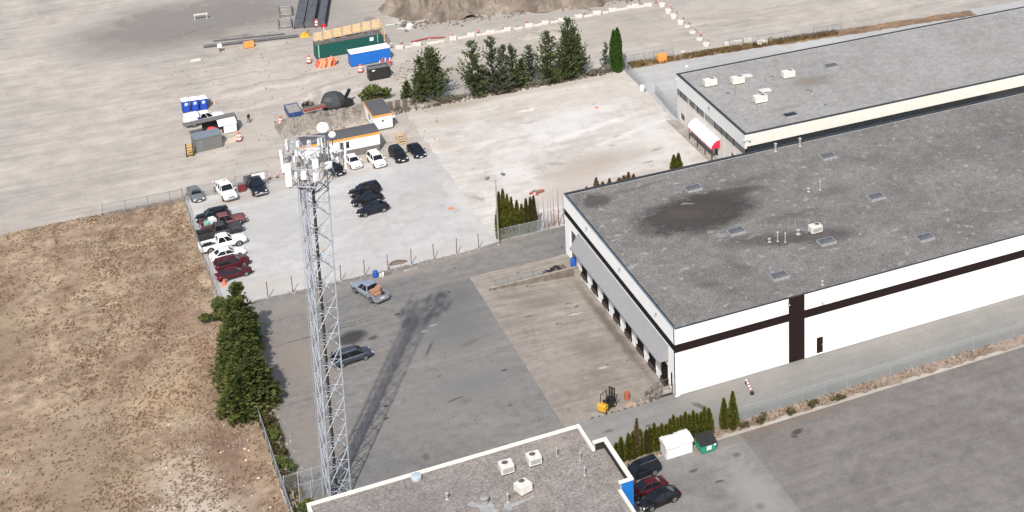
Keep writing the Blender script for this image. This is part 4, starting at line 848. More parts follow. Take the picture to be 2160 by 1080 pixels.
make_car('suv', c_black, (26.06, 251.86), 180, 'black sport utility car, rearmost of the left row, facing the field', group=GL, off=(0.2,0.3))
p_ = make_pickup(c_dull, (27.24, 248.49), 4, 'faded maroon pickup loaded with white and green junk in the left row', off=(0.1,0.7), crew=True, rim=m_rimd); p_['group'] = GL
jk = thing('junk_load', 'white sheet and teal scrap lying in the maroon pickup bed', 'junk', p_.location+Vector((-1.8,0.1,0.66)), 0.1)
MB().obox((.35,.1,.45),(.8,1.3,.9),.2).build('white_sheet', plain('dirty_white',(0.66,0.66,0.64),.7), jk); MB().obox((-.4,-.1,.3),(.7,.8,.6),.5).build('teal_scrap', plain('teal_scrap',(0.2,0.42,0.38),.7), jk); MB().obox((-.5,.45,.35),(.5,.35,.7),.9).build('grey_scrap', m_galvdark, jk)
p_ = make_pickup(c_dark, (26.44, 245.74), 4, 'dusty charcoal pickup between the maroon and the white pickup', off=(0,0.7), rim=m_rimd); p_['group'] = GL
p_ = make_pickup(c_white, (26.41, 241.52), 6, 'white crew-cab pickup in the left row beside a white sedan', off=(-.15,0.95)); p_['group'] = GL
make_car('sedan', c_white, (26.48, 238.14), 6, 'white sedan between the white pickup and the maroon cars', group=GL, off=(-.1,0.85))
make_car('suv', c_maroon, (26.61, 234.81), 6, 'maroon wagon behind the maroon sedan in the left row', group=GL, off=(-.1,0.9), roofmat=c_maroon)
make_car('sedan', c_maroon, (26.41, 231.87), 8, 'dark red sedan, nearest of the left row, by the orange cone', group=GL, off=(-.1,0.85))
make_car('sedan', c_grey, (25.05, 259.64), -84, 'silver grey sedan at the left end of the wire fence', group=GT, off=(0,1.6))
p_ = make_pickup(c_white, (29.22, 257.75), -82, 'white pickup facing the camera in front of the wire fence', off=(0,2.2)); p_['group'] = GT
p_ = make_pickup(c_navy, (33.60, 257.41), -84, 'dark navy pickup parked in front of the fence sign', off=(0,2.2), rim=m_rimd); p_['group'] = GT
make_car('suv', c_black, (45.75, 258.60), -82, 'black car half hidden behind the tower antennas', group=GT, off=(0,1.6))
make_car('sedan', c_white, (48.83, 259.87), -84, 'white sedan parked below the long site office', group=GT, off=(0,1.7))
make_car('suv', c_white, (52.23, 258.44), -84, 'white sport utility car at the right end of the long site office', group=GT, off=(0,1.7))
make_car('suv', c_black, (55.77, 258.73), -84, 'black sport utility car beside the wooden steps', group=GT, off=(0,1.7))
make_car('coupe', c_navy, (58.77, 259.14), -84, 'dark sedan at the right end of the top row', group=GT, off=(0,1.7))
GM = 'three black cars in the middle of the gravel lot'
make_car('suv', c_black, (48.00, 249.12), 187, 'black car, rearmost of three standing in the middle of the lot', group=GM, off=(.1,.9))
make_car('coupe', c_black, (47.66, 246.03), 187, 'black car, middle one of three in the middle of the lot', group=GM, off=(.1,.9))
make_car('coupe', c_slate, (47.67, 242.30), 187, 'black blue crossover, nearest of three in the middle of the lot', group=GM, off=(.1,.9))
sp = make_pickup(c_silver, (41.75,218.45), 110, 'silver blue pickup with brown boxes in its bed on the asphalt yard', crew=True, bedmat=c_silver)
crg = thing('cargo_boxes', 'brown cardboard load in the bed of the silver pickup', 'boxes', sp.location+Vector((0.62,-1.5,0.72)), R_(110))
m_card = plain('brown_cardboard', (0.33,0.19,0.125), 0.85, var=0.2)
MB().obox((.15,.1,.4),(.9,1.2,.8),.05).build('box', m_card, crg); MB().obox((.1,-.45,.95),(.7,.6,.3),.3).build('box', m_card, crg); MB().obox((-.55,.2,.25),(.5,.9,.5),.1).build('box', m_card, crg)
make_car('minivan', paint('blue_grey_paint', (0.045,0.054,0.072), .28, .2), (35.97, 201.99), 8, 'dark blue minivan with chrome strips beside the tower', off=(0,.95), silver=True, roofrack=True)
GR = 'cars beside the near building'
make_car('suv', c_slate, (59.69, 161.81), 186, 'dark grey sport utility car nearest the hedge beside the near building', group=GR, off=(0,.85), roofrack=True)
make_car('sedan', c_maroon, (59.27, 158.68), 184, 'dark red sedan between two dark cars by the blue panel', group=GR, off=(-.1,.75))
make_car('coupe', c_black, (59.82, 156.07), 187, 'glossy black sedan at the bottom by the near building', group=GR, off=(-.05,.85))

# ------------------------------------------------------------------ foliage
def leaf_mesh(name, quads, tints, mat):
    V = np.array(quads, dtype=np.float32).reshape(-1,3); n = len(quads)
    me = bpy.data.meshes.new(name); me.vertices.add(n*4); me.vertices.foreach_set('co', V.ravel())
    me.loops.add(n*4); me.loops.foreach_set('vertex_index', np.arange(n*4, dtype=np.int32))
    me.polygons.add(n); me.polygons.foreach_set('loop_start', np.arange(0,n*4,4, dtype=np.int32)); me.polygons.foreach_set('loop_total', np.full(n,4,dtype=np.int32))
    me.update(); me.validate()
    a = me.attributes.new('tint','FLOAT','FACE'); a.data.foreach_set('value', np.array(tints, dtype=np.float32))
    me.materials.append(mat); return me
def spray(c, d, hl, hw, rnd):
    d = d.normalized(); s = d.cross(Vector((rnd.uniform(-1,1), rnd.uniform(-1,1), rnd.uniform(-.3,1)))).normalized()
    return [c-d*hl*.6, c+s*hw, c+d*hl, c-s*hw]
def conifer_mesh(h, R, seed, mat, whorls=30, per=9, clumps=7, droop=0.25, base=0.06, power=0.85, size=0.34, leaders=0, rise=0.0):
    rnd = random.Random(seed); Q = []; T = []
    spec = [(0,0,h,R,whorls)]
    for q_ in range(leaders):
        a = rnd.uniform(0,6.28); d = R*rnd.uniform(.28,.55); f = rnd.uniform(.55,.9); spec.append((math.cos(a)*d, math.sin(a)*d, h*f, R*rnd.uniform(.5,.75), int(whorls*f)))
    for (lx,ly,h_,R_2,wh_) in spec: _conifer(Q, T, rnd, lx, ly, h_, R_2, wh_, per, clumps, droop, base, power, size, rise)
    return leaf_mesh('crown', Q, T, mat)
def _conifer(Q, T, rnd, lx, ly, h, R, whorls, per, clumps, droop, base, power, size, rise=0.0):
    for w in range(whorls):
        t = base+(1-base)*(w+rnd.random()*.7)/whorls
        z = h*t; rad = R*((1-t)**power)*(1 if t > .18 else .75+t*1.4)
        for b_ in range(max(4,int(per*(1-.45*t)))):
            az = rnd.uniform(0,2*math.pi); r = rad*rnd.uniform(.6,1.2)+.12; up = rnd.uniform(.12,.5)+.8*t+rise
            tone = rnd.random()*.5
            for c_ in range(clumps):
                u_ = (c_+.6)/clumps; rr_ = r*u_
                pz = z+rr_*up*.55-droop*rr_*u_
                p_ = Vector((lx+math.cos(az)*rr_+rnd.uniform(-.2,.2), ly+math.sin(az)*rr_+rnd.uniform(-.2,.2), max(.05,pz+rnd.uniform(-.16,.16))))
                for sd in (-1,0,1):
                    a2 = az+sd*.7+rnd.uniform(-.3,.3)
                    d = Vector((math.cos(a2), math.sin(a2), up*.6-droop*u_+rnd.uniform(-.15,.35)))
                    k = size*(1.15-.5*t)*rnd.uniform(.7,1.25)
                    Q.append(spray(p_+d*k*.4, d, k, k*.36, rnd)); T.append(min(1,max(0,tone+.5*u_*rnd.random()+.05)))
    for q_ in range(14):
        p_ = Vector((lx,ly,h*(1-.012*q_))); d = Vector((rnd.uniform(-.5,.5),rnd.uniform(-.5,.5),1)); Q.append(spray(p_, d, .3, .07, rnd)); T.append(.7)
m_bark = plain('conifer_bark', (0.085,0.062,0.048), 0.9, var=0.25)
def trunk_mesh(h, r): return MB().tube((0,0,-.1),(0,0,h*.95),r,7,r*.15).mesh('trunk', m_bark)
def tree(name, loc, h, crown, label, cat='tree', group=None, sc=(1,1,1), rz=0, tr=0.16):
    t = thing(name, label, cat, loc, rz, group)
    c = link('crown', crown, t); c.scale = sc
    link('trunk', trunk_mesh(h*sc[2], tr), t)
    return t
m_fir = leaf_mat('fir_needles', (0.042,0.058,0.026), (0.155,0.190,0.085), (0.18,0.205,0.065))
m_firblue = leaf_mat('blue_fir_needles', (0.055,0.068,0.045), (0.19,0.215,0.14))
m_cedar = leaf_mat('roadside_fir_needles', (0.022,0.036,0.011), (0.14,0.168,0.05), (0.20,0.20,0.058))
m_thuja = leaf_mat('thuja_foliage', (0.055,0.064,0.012), (0.185,0.185,0.034), (0.20,0.19,0.04))
m_thujab = leaf_mat('browning_thuja_foliage', (0.055,0.048,0.016), (0.135,0.115,0.04))
m_thujadead = leaf_mat('dead_thuja_foliage', (0.11,0.078,0.045), (0.25,0.175,0.105))
m_thujag = leaf_mat('bright_thuja_foliage', (0.028,0.062,0.010), (0.095,0.17,0.028))
m_shrub = leaf_mat('shrub_leaves', (0.045,0.065,0.018), (0.16,0.20,0.055))
fr = [ (66.6,280.9,9.9,3.9,'broad double-topped fir at the left end of the fir row',21), (73.6,279.7,10.3,3.2,'dark fir right of the broad double-topped fir',22), (77.0,279.3,10.6,3.2,'tall fir, third from the left in the fir row',23), (80.6,279.6,8.2,2.3,'slim fir, fourth from the left in the fir row',24),
       (84.4,281.6,6.8,2.0,'small bluish fir in the middle gap of the fir row',25), (87.3,279.9,9.6,3.0,'fir left of the tallest fir at the right end of the row',26), (91.5,280.4,11.2,3.5,'tallest fir at the right end of the fir row',27)]
for x,y,h,R,lb,sd in fr:
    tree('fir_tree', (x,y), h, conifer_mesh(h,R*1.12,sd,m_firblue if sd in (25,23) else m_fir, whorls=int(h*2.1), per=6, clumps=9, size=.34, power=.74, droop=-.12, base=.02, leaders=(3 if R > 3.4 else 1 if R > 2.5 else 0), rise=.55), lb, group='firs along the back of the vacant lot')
tree('fir_tree', (64.9,281.4), 8.6, conifer_mesh(8.6,2.2,31,m_fir,whorls=26,per=7), 'slim second leader leaning out left of the broad fir', group='firs along the back of the vacant lot')
tree('fir_tree', (82.6,280.4), 5.2, conifer_mesh(5.2,1.5,32,m_fir,whorls=18,per=7), 'low young fir between the slim fir and the small bluish fir', group='firs along the back of the vacant lot')
tree('fir_tree', (62.9,283.6), 3.4, conifer_mesh(3.4,1.1,33,m_fir,whorls=14,per=7), 'small dark sapling left of the broad fir', group='firs along the back of the vacant lot')
tree('bare_sapling', (99.2,282.4), 4.6, conifer_mesh(4.6,.9,34,m_firblue,whorls=14,per=3,clumps=4,size=.25), 'thin sparse sapling left of the twin cedar', tr=.09)
lf = [(24.1,212.3,9.6,2.7,'tall roadside fir, rearmost of three at the yard edge',41),(22.6,204.8,9.4,3.2,'roadside fir, middle one of three at the yard edge',42),(22.6,197.6,9.6,3.5,'broad roadside fir, nearest of three at the yard edge',43)]
for x,y,h,R,lb,sd in lf:
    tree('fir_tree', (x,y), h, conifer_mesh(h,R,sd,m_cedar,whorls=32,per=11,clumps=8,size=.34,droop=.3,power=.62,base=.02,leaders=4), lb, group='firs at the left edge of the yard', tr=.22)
def bush_mesh(rx, ry, h, n, seed, mat, leaf=.16):
    rnd = random.Random(seed); Q = []; T = []
    cl = [(rnd.uniform(-.7,.7)*rx, rnd.uniform(-.7,.7)*ry, rnd.uniform(.25,.85)*h, rnd.uniform(.3,.55)) for _ in range(9)]
    for i in range(n):
        cx, cy, cz, s_ = rnd.choice(cl); a = rnd.uniform(0,2*math.pi); e = rnd.uniform(-1,1); r = rnd.random()**.4
        p_ = Vector((cx+rx*s_*r*math.cos(a)*math.sqrt(1-e*e), cy+ry*s_*r*math.sin(a)*math.sqrt(1-e*e), max(.03,cz+h*.4*s_*r*e)))
        d = Vector((rnd.uniform(-1,1),rnd.uniform(-1,1),rnd.uniform(0,1.2))); k = leaf*rnd.uniform(.7,1.4)
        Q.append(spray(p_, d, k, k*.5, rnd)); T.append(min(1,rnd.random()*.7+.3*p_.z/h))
    return leaf_mesh('crown', Q, T, mat)
def bush(name, loc, rx, ry, h, n, seed, mat, label, leaf=.16, cat='shrub', group=None):
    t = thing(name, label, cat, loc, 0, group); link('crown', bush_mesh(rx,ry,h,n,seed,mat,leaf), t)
    st_ = MB(); rnd = random.Random(seed)
    for k in range(5): st_.tube((0,0,-.05),(rnd.uniform(-.5,.5)*rx,rnd.uniform(-.5,.5)*ry,h*.7),.035,4,.01)
    st_.build('stems', m_bark, t); return t
bush('leafy_shrub', (57.6,285.0), 2.9, 1.8, 2.9, 1500, 51, m_shrub, 'loose yellow-green shrub behind the small site office', .26)
bush('leafy_shrub', (22.0,222.6), 1.9, 2.4, 2.4, 2200, 52, m_cedar, 'dark rounded shrub left of the rearmost roadside fir', .22)
bush('leafy_shrub', (25.3,214.8), 1.4, 1.4, 4.2, 1600, 53, m_shrub, 'yellow-green leafy sapling at the top of the roadside firs', .24)
gs = [(24.0,193.5,.9,1.6,1.1),(24.2,190.3,.8,1.5,.9),(24.1,187.0,.9,1.7,1.0),(24.3,183.6,1.0,1.8,1.2),(24.4,180.6,.9,1.5,1.2)]
for i,(x,y,rx,ry,h) in enumerate(gs):
    bush('weedy_shrub', (x,y), rx, ry, h, 700, 60+i, m_shrub if i % 2 else leaf_mat('olive_weed_leaves%d' % i, (0.05,0.042,0.018), (0.14,0.12,0.045)), 'olive weedy bush inside the yard fence, %s from the roadside firs' % ORD[i], .18, group='weeds along the yard fence')
bush('weedy_shrub', (24.6,172.4), 1.2, 2.6, 1.6, 1500, 71, m_cedar, 'dark green weeds below the compound fence', .2)
for i,(x,y,rx,ry,h) in enumerate(((76.5,165.4,.8,.6,1.0),(80.2,165.3,.6,.5,.9),(83.4,165.3,.9,.5,1.1),(74.2,165.6,.6,.5,.7),(86.8,165.2,1.0,.5,.9))):
    bush('weedy_shrub', (x,y), rx, ry, h, 350, 80+i, leaf_mat('verge_weed_leaves%d' % i, (0.07,0.062,0.03), (0.17,0.15,0.075)), 'sparse dusty weed on the road verge, %s to the right of the twin cedar' % ORD[i], .16, group='weeds on the road verge')
for i,(x,y) in enumerate(((84.0,279.5),(86.3,278.7),(95.0,279.0),(79.2,278.4),(70.2,279.6),(68.0,278.9),(63.5,280.4),(97.6,279.4))):
    bush('dry_brush', (x,y), 1.7, .8, 1.3, 600, 90+i, leaf_mat('dry_brush%d' % i, (0.11,0.105,0.075), (0.26,0.24,0.185)), 'grey dry brush at the foot of the fir row, '+['left of its middle','in its middle gap','at its right end','below the third fir','right of the broad fir','below the broad fir','at its far left end','beside the twin cedar'][i], .16, group='dry brush under the fir row')

def thuja_mesh(h, r, seed, mat, n=900, tips=1):
    blunt = tips > 1
    rnd = random.Random(seed); Q = []; T = []
    cs = [(0,0,1.0)] if tips == 1 else [(-.45,0,.95),(.12,.35,1.0),(.42,-.1,.93)]
    if tips > 1: r = r*.6
    for (cx,cy,sc) in cs:
        hh = h*sc
        for i in range(n//len(cs)):
            t = rnd.random()**.8; prof = min(1.0, (1.45 if not blunt else 1.9)*(1-t)**(.78 if not blunt else .62))*(.82+.18*min(1,t*8)); a = rnd.uniform(0,2*math.pi)
            rr_ = r*prof*(.72+.34*rnd.random()+.10*math.sin(a*3+t*9+seed)); k = rnd.uniform(.10,.2)*(1.15-.3*t)+.03
            p_ = Vector((cx+rr_*math.cos(a), cy+rr_*math.sin(a), hh*t*.97+.03)); d = Vector((math.cos(a)*.55,math.sin(a)*.55,1.0+rnd.uniform(-.3,.3)))
            Q.append(spray(p_, d, k*1.6, k*.75, rnd)); T.append(rnd.random()**1.3)
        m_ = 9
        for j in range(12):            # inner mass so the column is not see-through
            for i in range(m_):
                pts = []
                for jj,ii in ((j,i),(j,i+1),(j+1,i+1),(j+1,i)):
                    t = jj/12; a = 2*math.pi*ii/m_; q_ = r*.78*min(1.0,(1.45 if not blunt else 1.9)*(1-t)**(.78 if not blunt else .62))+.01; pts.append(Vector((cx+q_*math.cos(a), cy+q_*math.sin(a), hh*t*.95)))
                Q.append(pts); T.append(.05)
    return leaf_mesh('foliage', Q, T, mat)
def thuja(loc, h, r, seed, mat, label, group, tips=1, n=900, name='cedar_column'):
    t = thing(name, label, 'cedar', loc, random.Random(seed).uniform(0,6), group)
    link('foliage', thuja_mesh(h, r, seed, mat, n, tips), t); MB().tube((0,0,-.05),(0,0,h*.5),.06,5,.03).build('trunk', m_bark, t); return t
# row behind the light pole
rowa = [(62.35,7.6,.62),(62.95,7.9,.6),(63.55,6.9,.55),(64.15,6.3,.5),(64.95,5.6,.48),(65.65,4.8,.42),(66.35,5.5,.45),(67.0,5.6,.42),(67.5,5.7,.4)]
for i,(x,h,r) in enumerate(rowa): thuja((x,225.95), h, r, 100+i, m_thuja if i < 6 else m_thujab, '%s cedar column from the light pole behind the low fence' % ORD[i], 'cedar columns behind the light pole')
m_deadwood = plain('dead_trunk', (0.23,0.165,0.135), 0.9, var=0.25)
for i,(x,h,br) in enumerate(((68.2,5.0,0),(69.0,5.3,0),(69.55,4.4,0),(70.1,4.7,0),(70.5,4.9,1),(71.2,5.9,1),(72.0,4.6,0),(72.5,4.2,0))):
    rnd = random.Random(i+200); t = thing('dead_cedar', '%s bare dead cedar trunk beyond the green columns' % ORD[i], 'dead tree', (x,225.9,0), 0, 'dead cedars behind the low fence')
    MB().tube((0,0,-.05),(rnd.uniform(-.1,.1),0,h),.09 if br else .065,6,.02).build('trunk', plain('red_dead_trunk',(0.22,0.095,0.07),.9) if br and i == 5 else m_deadwood, t)
    tb = MB()
    for k in range(60):
        z = h*rnd.uniform(.02,.62)**1.25; a = rnd.uniform(0,6.28); l_ = rnd.uniform(.25,.6)*(1.1-z/h); tb.tube((0,0,z),(l_*math.cos(a),l_*math.sin(a),z+rnd.uniform(.1,.5)),.018,3,.006)
    tb.build('twigs', plain('dead_twig', (0.30,0.255,0.225), .9), t)
fence('low_fence', (62.1,225.35), (67.9,225.35), 1.9, 2, 'chain link fence in front of the green cedar columns', chainlink('pale_link', (0.42,0.45,0.42), .55, .09), pm=m_galv)
fence('low_fence', (67.9,225.3), (69.35,225.3), 1.9, 1, 'short chain link fence in front of the dead cedars', m_link, pm=m_galv)
# lower right hedge
rnd = random.Random(77); hb = []
tipl = [(1293,962,.55),(1302,938,2.0),(1308,930,2.4),(1324,922,2.6),(1332,925,2.5)]
hx = [57.6,58.15,58.75,59.7,60.25,60.75,61.2,61.95,62.4,62.95,63.4,63.9,64.4,64.9,65.4,65.9,66.35,66.9,67.4,67.9,68.4,68.9,69.4,69.9]
hh_ = [2.0,2.6,3.2,3.3,3.5,5.0,3.3,3.0,3.2,3.6,3.0,3.2,3.0,3.6,3.9,3.4,3.5,3.8,3.3,3.7,3.1,3.2,3.7,3.4]
for i,(x,h) in enumerate(zip(hx,hh_)):
    mt = m_thujadead if i == 5 else (m_thujab if i in (7,) else m_thuja)
    thuja((x,166.2+.012*i+rnd.uniform(-.1,.1)), h, rnd.uniform(.36,.46) if i != 5 else .3, 300+i, mt, ('browned dead cedar standing tallest in the hedge' if i == 5 else '%s cedar from the near building in the roadside hedge' % ORD[i]), 'cedars of the roadside hedge', n=700)
thuja((71.95,166.6), 4.0, .46, 341, m_thuja, 'left one of two cedars standing apart right of the hedge', 'two cedars right of the hedge')
thuja((72.85,166.0), 5.0, .56, 342, m_thuja, 'right taller one of two cedars standing apart right of the hedge', 'two cedars right of the hedge')
thuja((100.0,278.9), 8.6, 1.25, 350, m_thujag, 'tall twin-topped green cedar at the gate of the vacant lot', None, tips=2, n=3200, name='tall_cedar')
thuja((93.3,234.7), 2.9, .55, 352, m_thuja, 'left one of two small cedars behind the warehouse roof edge', 'small cedars behind the warehouse', n=500)
thuja((94.0,234.4), 3.2, .5, 353, m_thuja, 'right one of two small cedars behind the warehouse roof edge', 'small cedars behind the warehouse', n=500)
for i,(x,y,h) in enumerate(((77.6,231.6,2.3),(79.4,232.2,3.2),(80.3,231.9,2.4),(81.5,232.1,2.6),(83.2,232.4,2.2),(83.9,232.2,2.5),(84.8,232.6,2.7),(85.6,232.5,2.2))):
    thuja((x,y), h, .42+.12*(i%3), 360+i, m_thujadead, '%s brown dead cedar behind the warehouse roof, counted from the left' % ORD[i], 'dead cedars behind the warehouse', n=260, name='dead_cedar')
# ------------------------------------------------------------------ light pole, posts, fences
lp = thing('light_pole', 'thin grey light pole with two floodlights beside the cedar columns', 'lamp post', (61.52, 224.18))
MB().tube((0,0,0),(0,0,10.4),.11,8,.08).build('pole', plain('grey_pole_paint',(0.26,0.25,0.24),.7), lp, 40)
MB().lathe([(.25,0),(.25,.1),(.13,.18)],8).build('base', m_concrete, lp)
MB().tube((-1.0,.1,10.55),(-.7,.07,10.35),.04,5).tube((-.7,.07,10.35),(.75,-.07,10.35),.04,5).tube((.75,-.07,10.35),(1.0,-.1,10.75),.04,5).build('crossarm', m_galv, lp)
for x,y,z,a in ((-1.15,.12,10.8,R_(150)),(1.1,-.1,11.05,R_(20))):
    h_ = MB().obox((x,y,z),(.5,.42,.34),a,0,.5).build('floodlight', m_galvdark, lp); MB().obox((x+.2*math.cos(a),y+.2*math.sin(a),z-.08),(.08,.36,.28),a,0,.5).build('lens', m_acgrill, h_)
m_rustpost = plain('rusty_post', (0.155,0.11,0.09), 0.85, var=0.2)
pm_ = MB().tube((0,0,-.1),(0,0,2.45),.065,7).lathe([(.09,2.44),(.07,2.52)],7).mesh('post', m_rustpost)
fp = MB().lathe([(.22,0),(.18,.1),(.08,.16)],7).mesh('footing', m_concrete)
for i in range(10):
    x = 29.4+i*3.245
    t = thing('fence_post', '%s bare rusty fence post from the roadside firs, between lot and yard' % ORD[i], 'post', (x, 224.25, 0), 0, 'bare posts between the lot and the yard')
    o = link('shaft', pm_, t); o.rotation_euler = (random.uniform(-.03,.03), random.uniform(-.03,.03), 0); link('footing', fp, t)
fence('lot_fence', (12.0,260.9), (30.8,260.6), 2.0, 6, 'chain link fence behind the white pickup at the left', m_link, pm=m_galvdark)
fence('lot_fence', (30.8,260.6), (35.6,260.6), 2.4, 2, 'taller chain link panel behind the navy pickup', m_link, pm=m_galvdark)
sg = thing('fence_sign', 'white sign board hung on the fence behind the navy pickup', 'sign', (34.2,260.5,0))
MB().box(-.95,.95,-.03,.0,1.15,2.25).build('board', plain('sign_white',(0.74,0.74,0.73),.5), sg); MB().box(-.6,.6,-.035,-.031,1.55,1.85).build('faded_print', plain('faded_print',(0.55,0.57,0.6),.5), sg)
t = thing('red_box', 'dark red box standing at the fence left of the white sign', 'box', (31.6,260.0,0)); MB().box(-.5,.5,-.35,.35,.1,1.35).build('cabinet', plain('oxide_red',(0.15,0.02,0.022),.6), t); MB().box(-.55,.55,-.4,.4,0,.1).box(-.53,.53,-.38,.38,1.35,1.42).build('frame', m_galvdark, t)
fence('gate_fence', (101.3,279.0), (101.0,267.2), 2.2, 6, 'open galvanised gate beside the tall twin cedar', m_linkdense)
fence('gate_fence', (102.2,265.4), (101.5,255.0), 2.2, 5, 'galvanised gate leaf left of the cream building', m_linkdense)
fence('gate_fence', (101.55,255.0), (101.55,253.6), 2.6, 2, 'short galvanised fence against the cream building corner', m_linkdense)
t = thing('gate_counterweight', 'white round drum at the foot of the open gate', 'drum', (101.1,268.4,0)); MB().lathe([(.5,0),(.55,.15),(.55,.8),(.45,.95),(.2,1.0)],14).build('drum', m_ant, t, 40); MB().box(-.1,.1,-.9,-.5,0,.5).build('bracket', m_galvdark, t)
t = thing('yard_lamp', 'thin pole with a small white lamp behind the cream building', 'lamp post', (107.6,263.5,0)); MB().tube((0,0,0),(0,0,5.0),.05,6).build('pole', m_galv, t); MB().lathe([(.05,4.95),(.28,5.0),(.26,5.2),(.1,5.3)],10).build('lamp', m_ant, t)
t = thing('board_fence', 'grey weathered board fence between small office and fir row', 'fence', (58.6,280.6,0), -.06)
for k in range(11): MB().obox((k*.42,random.uniform(-.04,.04),.85),(.39,.06,1.7+random.uniform(-.12,.12))).build('board', m_brownwood if k % 3 else m_concrete, t)
fence('back_fence', (102.4,281.4), (112,280.9), 1.6, 5, 'wire fence left part behind the orange box', m_link, pm=m_galvdark)
fence('back_fence', (123,279.7), (146,277.4), 1.8, 8, 'wire fence right part along the back bank', m_link, pm=m_galvdark)
fence('tree_fence', (64.5,280.6), (93,279.8), 1.6, 11, 'wire fence running under the fir row', m_link, pm=m_galvdark)
m_slat = chainlink('slatted_link', (0.38,0.41,0.42), .42, .1)
fence('road_fence', (73.4,167.0), (120,166.9), 1.85, 15, 'grey slatted fence along the access road at the right', m_slat)

# ------------------------------------------------------------------ yard and dock objects
# forklift
m_yellow = plain('forklift_yellow', (0.56,0.31,0.03), 0.5); m_mach = plain('machine_black', (0.022,0.022,0.023), 0.5)
fk = thing('forklift', 'yellow and black forklift with overhead guard on the dock pad', 'forklift', (61.1,177.4,padz(61.1,177.4)+.03), R_(34))
MB().loft([[(-1.25,-.52,.3),(-1.25,.52,.3),(-1.25,.52,.95),(-1.25,-.52,.95)],[(-1.12,-.58,.22),(-1.12,.58,.22),(-1.12,.58,1.15),(-1.12,-.58,1.15)],[(-.6,-.58,.22),(-.6,.58,.22),(-.6,.58,1.1),(-.6,-.58,1.1)]][::-1]).build('counterweight', m_yellow, fk)
MB().box(-.6,.75,-.5,.5,.25,.72).build('chassis', m_mach, fk); MB().box(.35,.75,-.48,.48,.72,1.15).build('dashboard', m_mach, fk)
MB().box(-.5,.0,-.26,.26,.72,.88).obox((-.48,0,1.15),(.12,.5,.55),0,0,-.15).build('seat', m_rubber, fk)
g_ = MB()
for x,y in ((-.75,-.46),(-.75,.46),(.6,-.46),(.6,.46)): g_.tube((x,y,1.0),(x*.85,y,2.15),.055,5)
for k in range(5): g_.tube((-.62+k*.29,-.46,2.15),(-.62+k*.29,.46,2.15),.03,4)
g_.tube((-.66,-.46,2.15),(.54,-.46,2.15),.04,5).tube((-.66,.46,2.15),(.54,.46,2.15),.04,5); g_.build('overhead_guard', m_mach, fk)
ms = MB().box(.95,1.1,-.42,-.3,.1,2.35).box(.95,1.1,.3,.42,.1,2.35).box(.97,1.08,-.3,.3,2.2,2.32).box(.97,1.08,-.3,.3,1.0,1.12).box(.97,1.06,-.12,.12,.2,2.2).build('mast', m_mach, fk)
MB().box(1.12,1.18,-.5,.5,.2,.75).build('carriage', m_mach, ms)
for s in (-1,1): MB().box(1.18,2.2,s*.28-.06,s*.28+.06,.08,.13).build('fork', m_galvdark, fk)
MB().tube((.35,0,1.1),(.1,0,1.3),.03,5).lathe([(.18,1.30),(.18,1.33)],10,(.08,0,0)).build('steering_wheel', m_mach, fk)
for x,r in ((.72,.34),(-.85,.28)):
    for s in (-1,1): o = thing_part('wheel', MB().lathe([(r*.4,-.11),(r,-.11),(r,.11),(r*.4,.11)],14).mesh('wheel', m_tyre), fk, (x,s*.55,r), (R_(90),0,0)); link('rim', MB().lathe([(.02,-.115),(r*.5,-.12),(r*.5,.12),(.02,.115)],10).mesh('rim', m_yellow), o)
t = thing('oil_drum', 'rusty orange drum in front of the forklift', 'drum', (64.0,178.3,padz(64,178.3)+.03))
MB().lathe([(.32,0),(.34,.02),(.34,.3),(.355,.32),(.34,.34),(.34,.62),(.355,.64),(.34,.66),(.34,.95),(.32,.97),(.3,.93)],14).build('drum', plain('orange_rust',(0.36,0.10,0.05),.7,var=.25), t, 30); MB().lathe([(.3,.90),(.3,.94)],14).build('lid', m_rust, t)
t = thing('wooden_pallet', 'broken wooden pallet lying near the dock stair', 'pallet', (63.9,175.9+.6,padz(63.9,176.5)+.03), .5)
for k in range(5): MB().obox((0,-.48+k*.24,.13),(1.2,.11,.02)).build('slat', m_wood, t)
for k in range(3): MB().obox((-.5+k*.5,0,.06),(.1,1.05,.1)).build('runner', m_wood, t)
t = thing('loose_boards', 'scatter of pale boards right of the pallet', 'boards', (65.2,176.6,padz(65.2,176.6)+.03), .2)
for k,(x,y,a) in enumerate(((0,0,.3),(.2,.3,1.2),(-.4,-.2,.9),(.5,-.3,.1))): MB().obox((x,y,.05+.03*k),(.9,.1,.03),a).build('board', m_wood, t)
t = thing('stone_edging', 'row of dark stones along the dock pad edge', 'edging', (58,176.0,0))
rn = random.Random(5)
for k in range(22): MB().obox((.3+k*.42,rn.uniform(-.06,.06),.08),(rn.uniform(.2,.4),rn.uniform(.15,.25),rn.uniform(.1,.25)),rn.random()*3).build('stone', m_brownwood if k % 2 else m_concrete, t)
m_blueplastic = plain('blue_plastic', (0.012,0.085,0.36), 0.45)
def drum(loc, mat, label, h=.95, r=.32, z=0):
    t = thing('plastic_drum', label, 'drum', (loc[0],loc[1],z)); MB().lathe([(r*.9,0),(r,.05),(r,.28*h),(r*1.05,.3*h),(r,.33*h),(r,.66*h),(r*1.05,.68*h),(r,.71*h),(r,.92*h),(r*.85,h)],14).build('barrel', mat, t, 30); MB().lathe([(.05,h),(.05,h+.04)],8,(r*.5,0,0)).build('bung', m_rubber, t); return t
drum((69.0,212.9), m_blueplastic, 'blue plastic drum at the end of the ramp wall by the warehouse', 1.35, .4)
t = thing('scrap_pile', 'dark scrap and rags heaped behind the ramp wall', 'scrap', (66.6,212.7,.03))
for k in range(9): MB().obox((rn.uniform(-.9,.9),rn.uniform(-.35,.35),rn.uniform(.15,.45)),(rn.uniform(.3,.8),rn.uniform(.3,.6),rn.uniform(.3,.6)),rn.random()*3,rn.random()*.6).build('scrap_piece', [m_rubber,m_mach,m_brownwood][k%3], t)
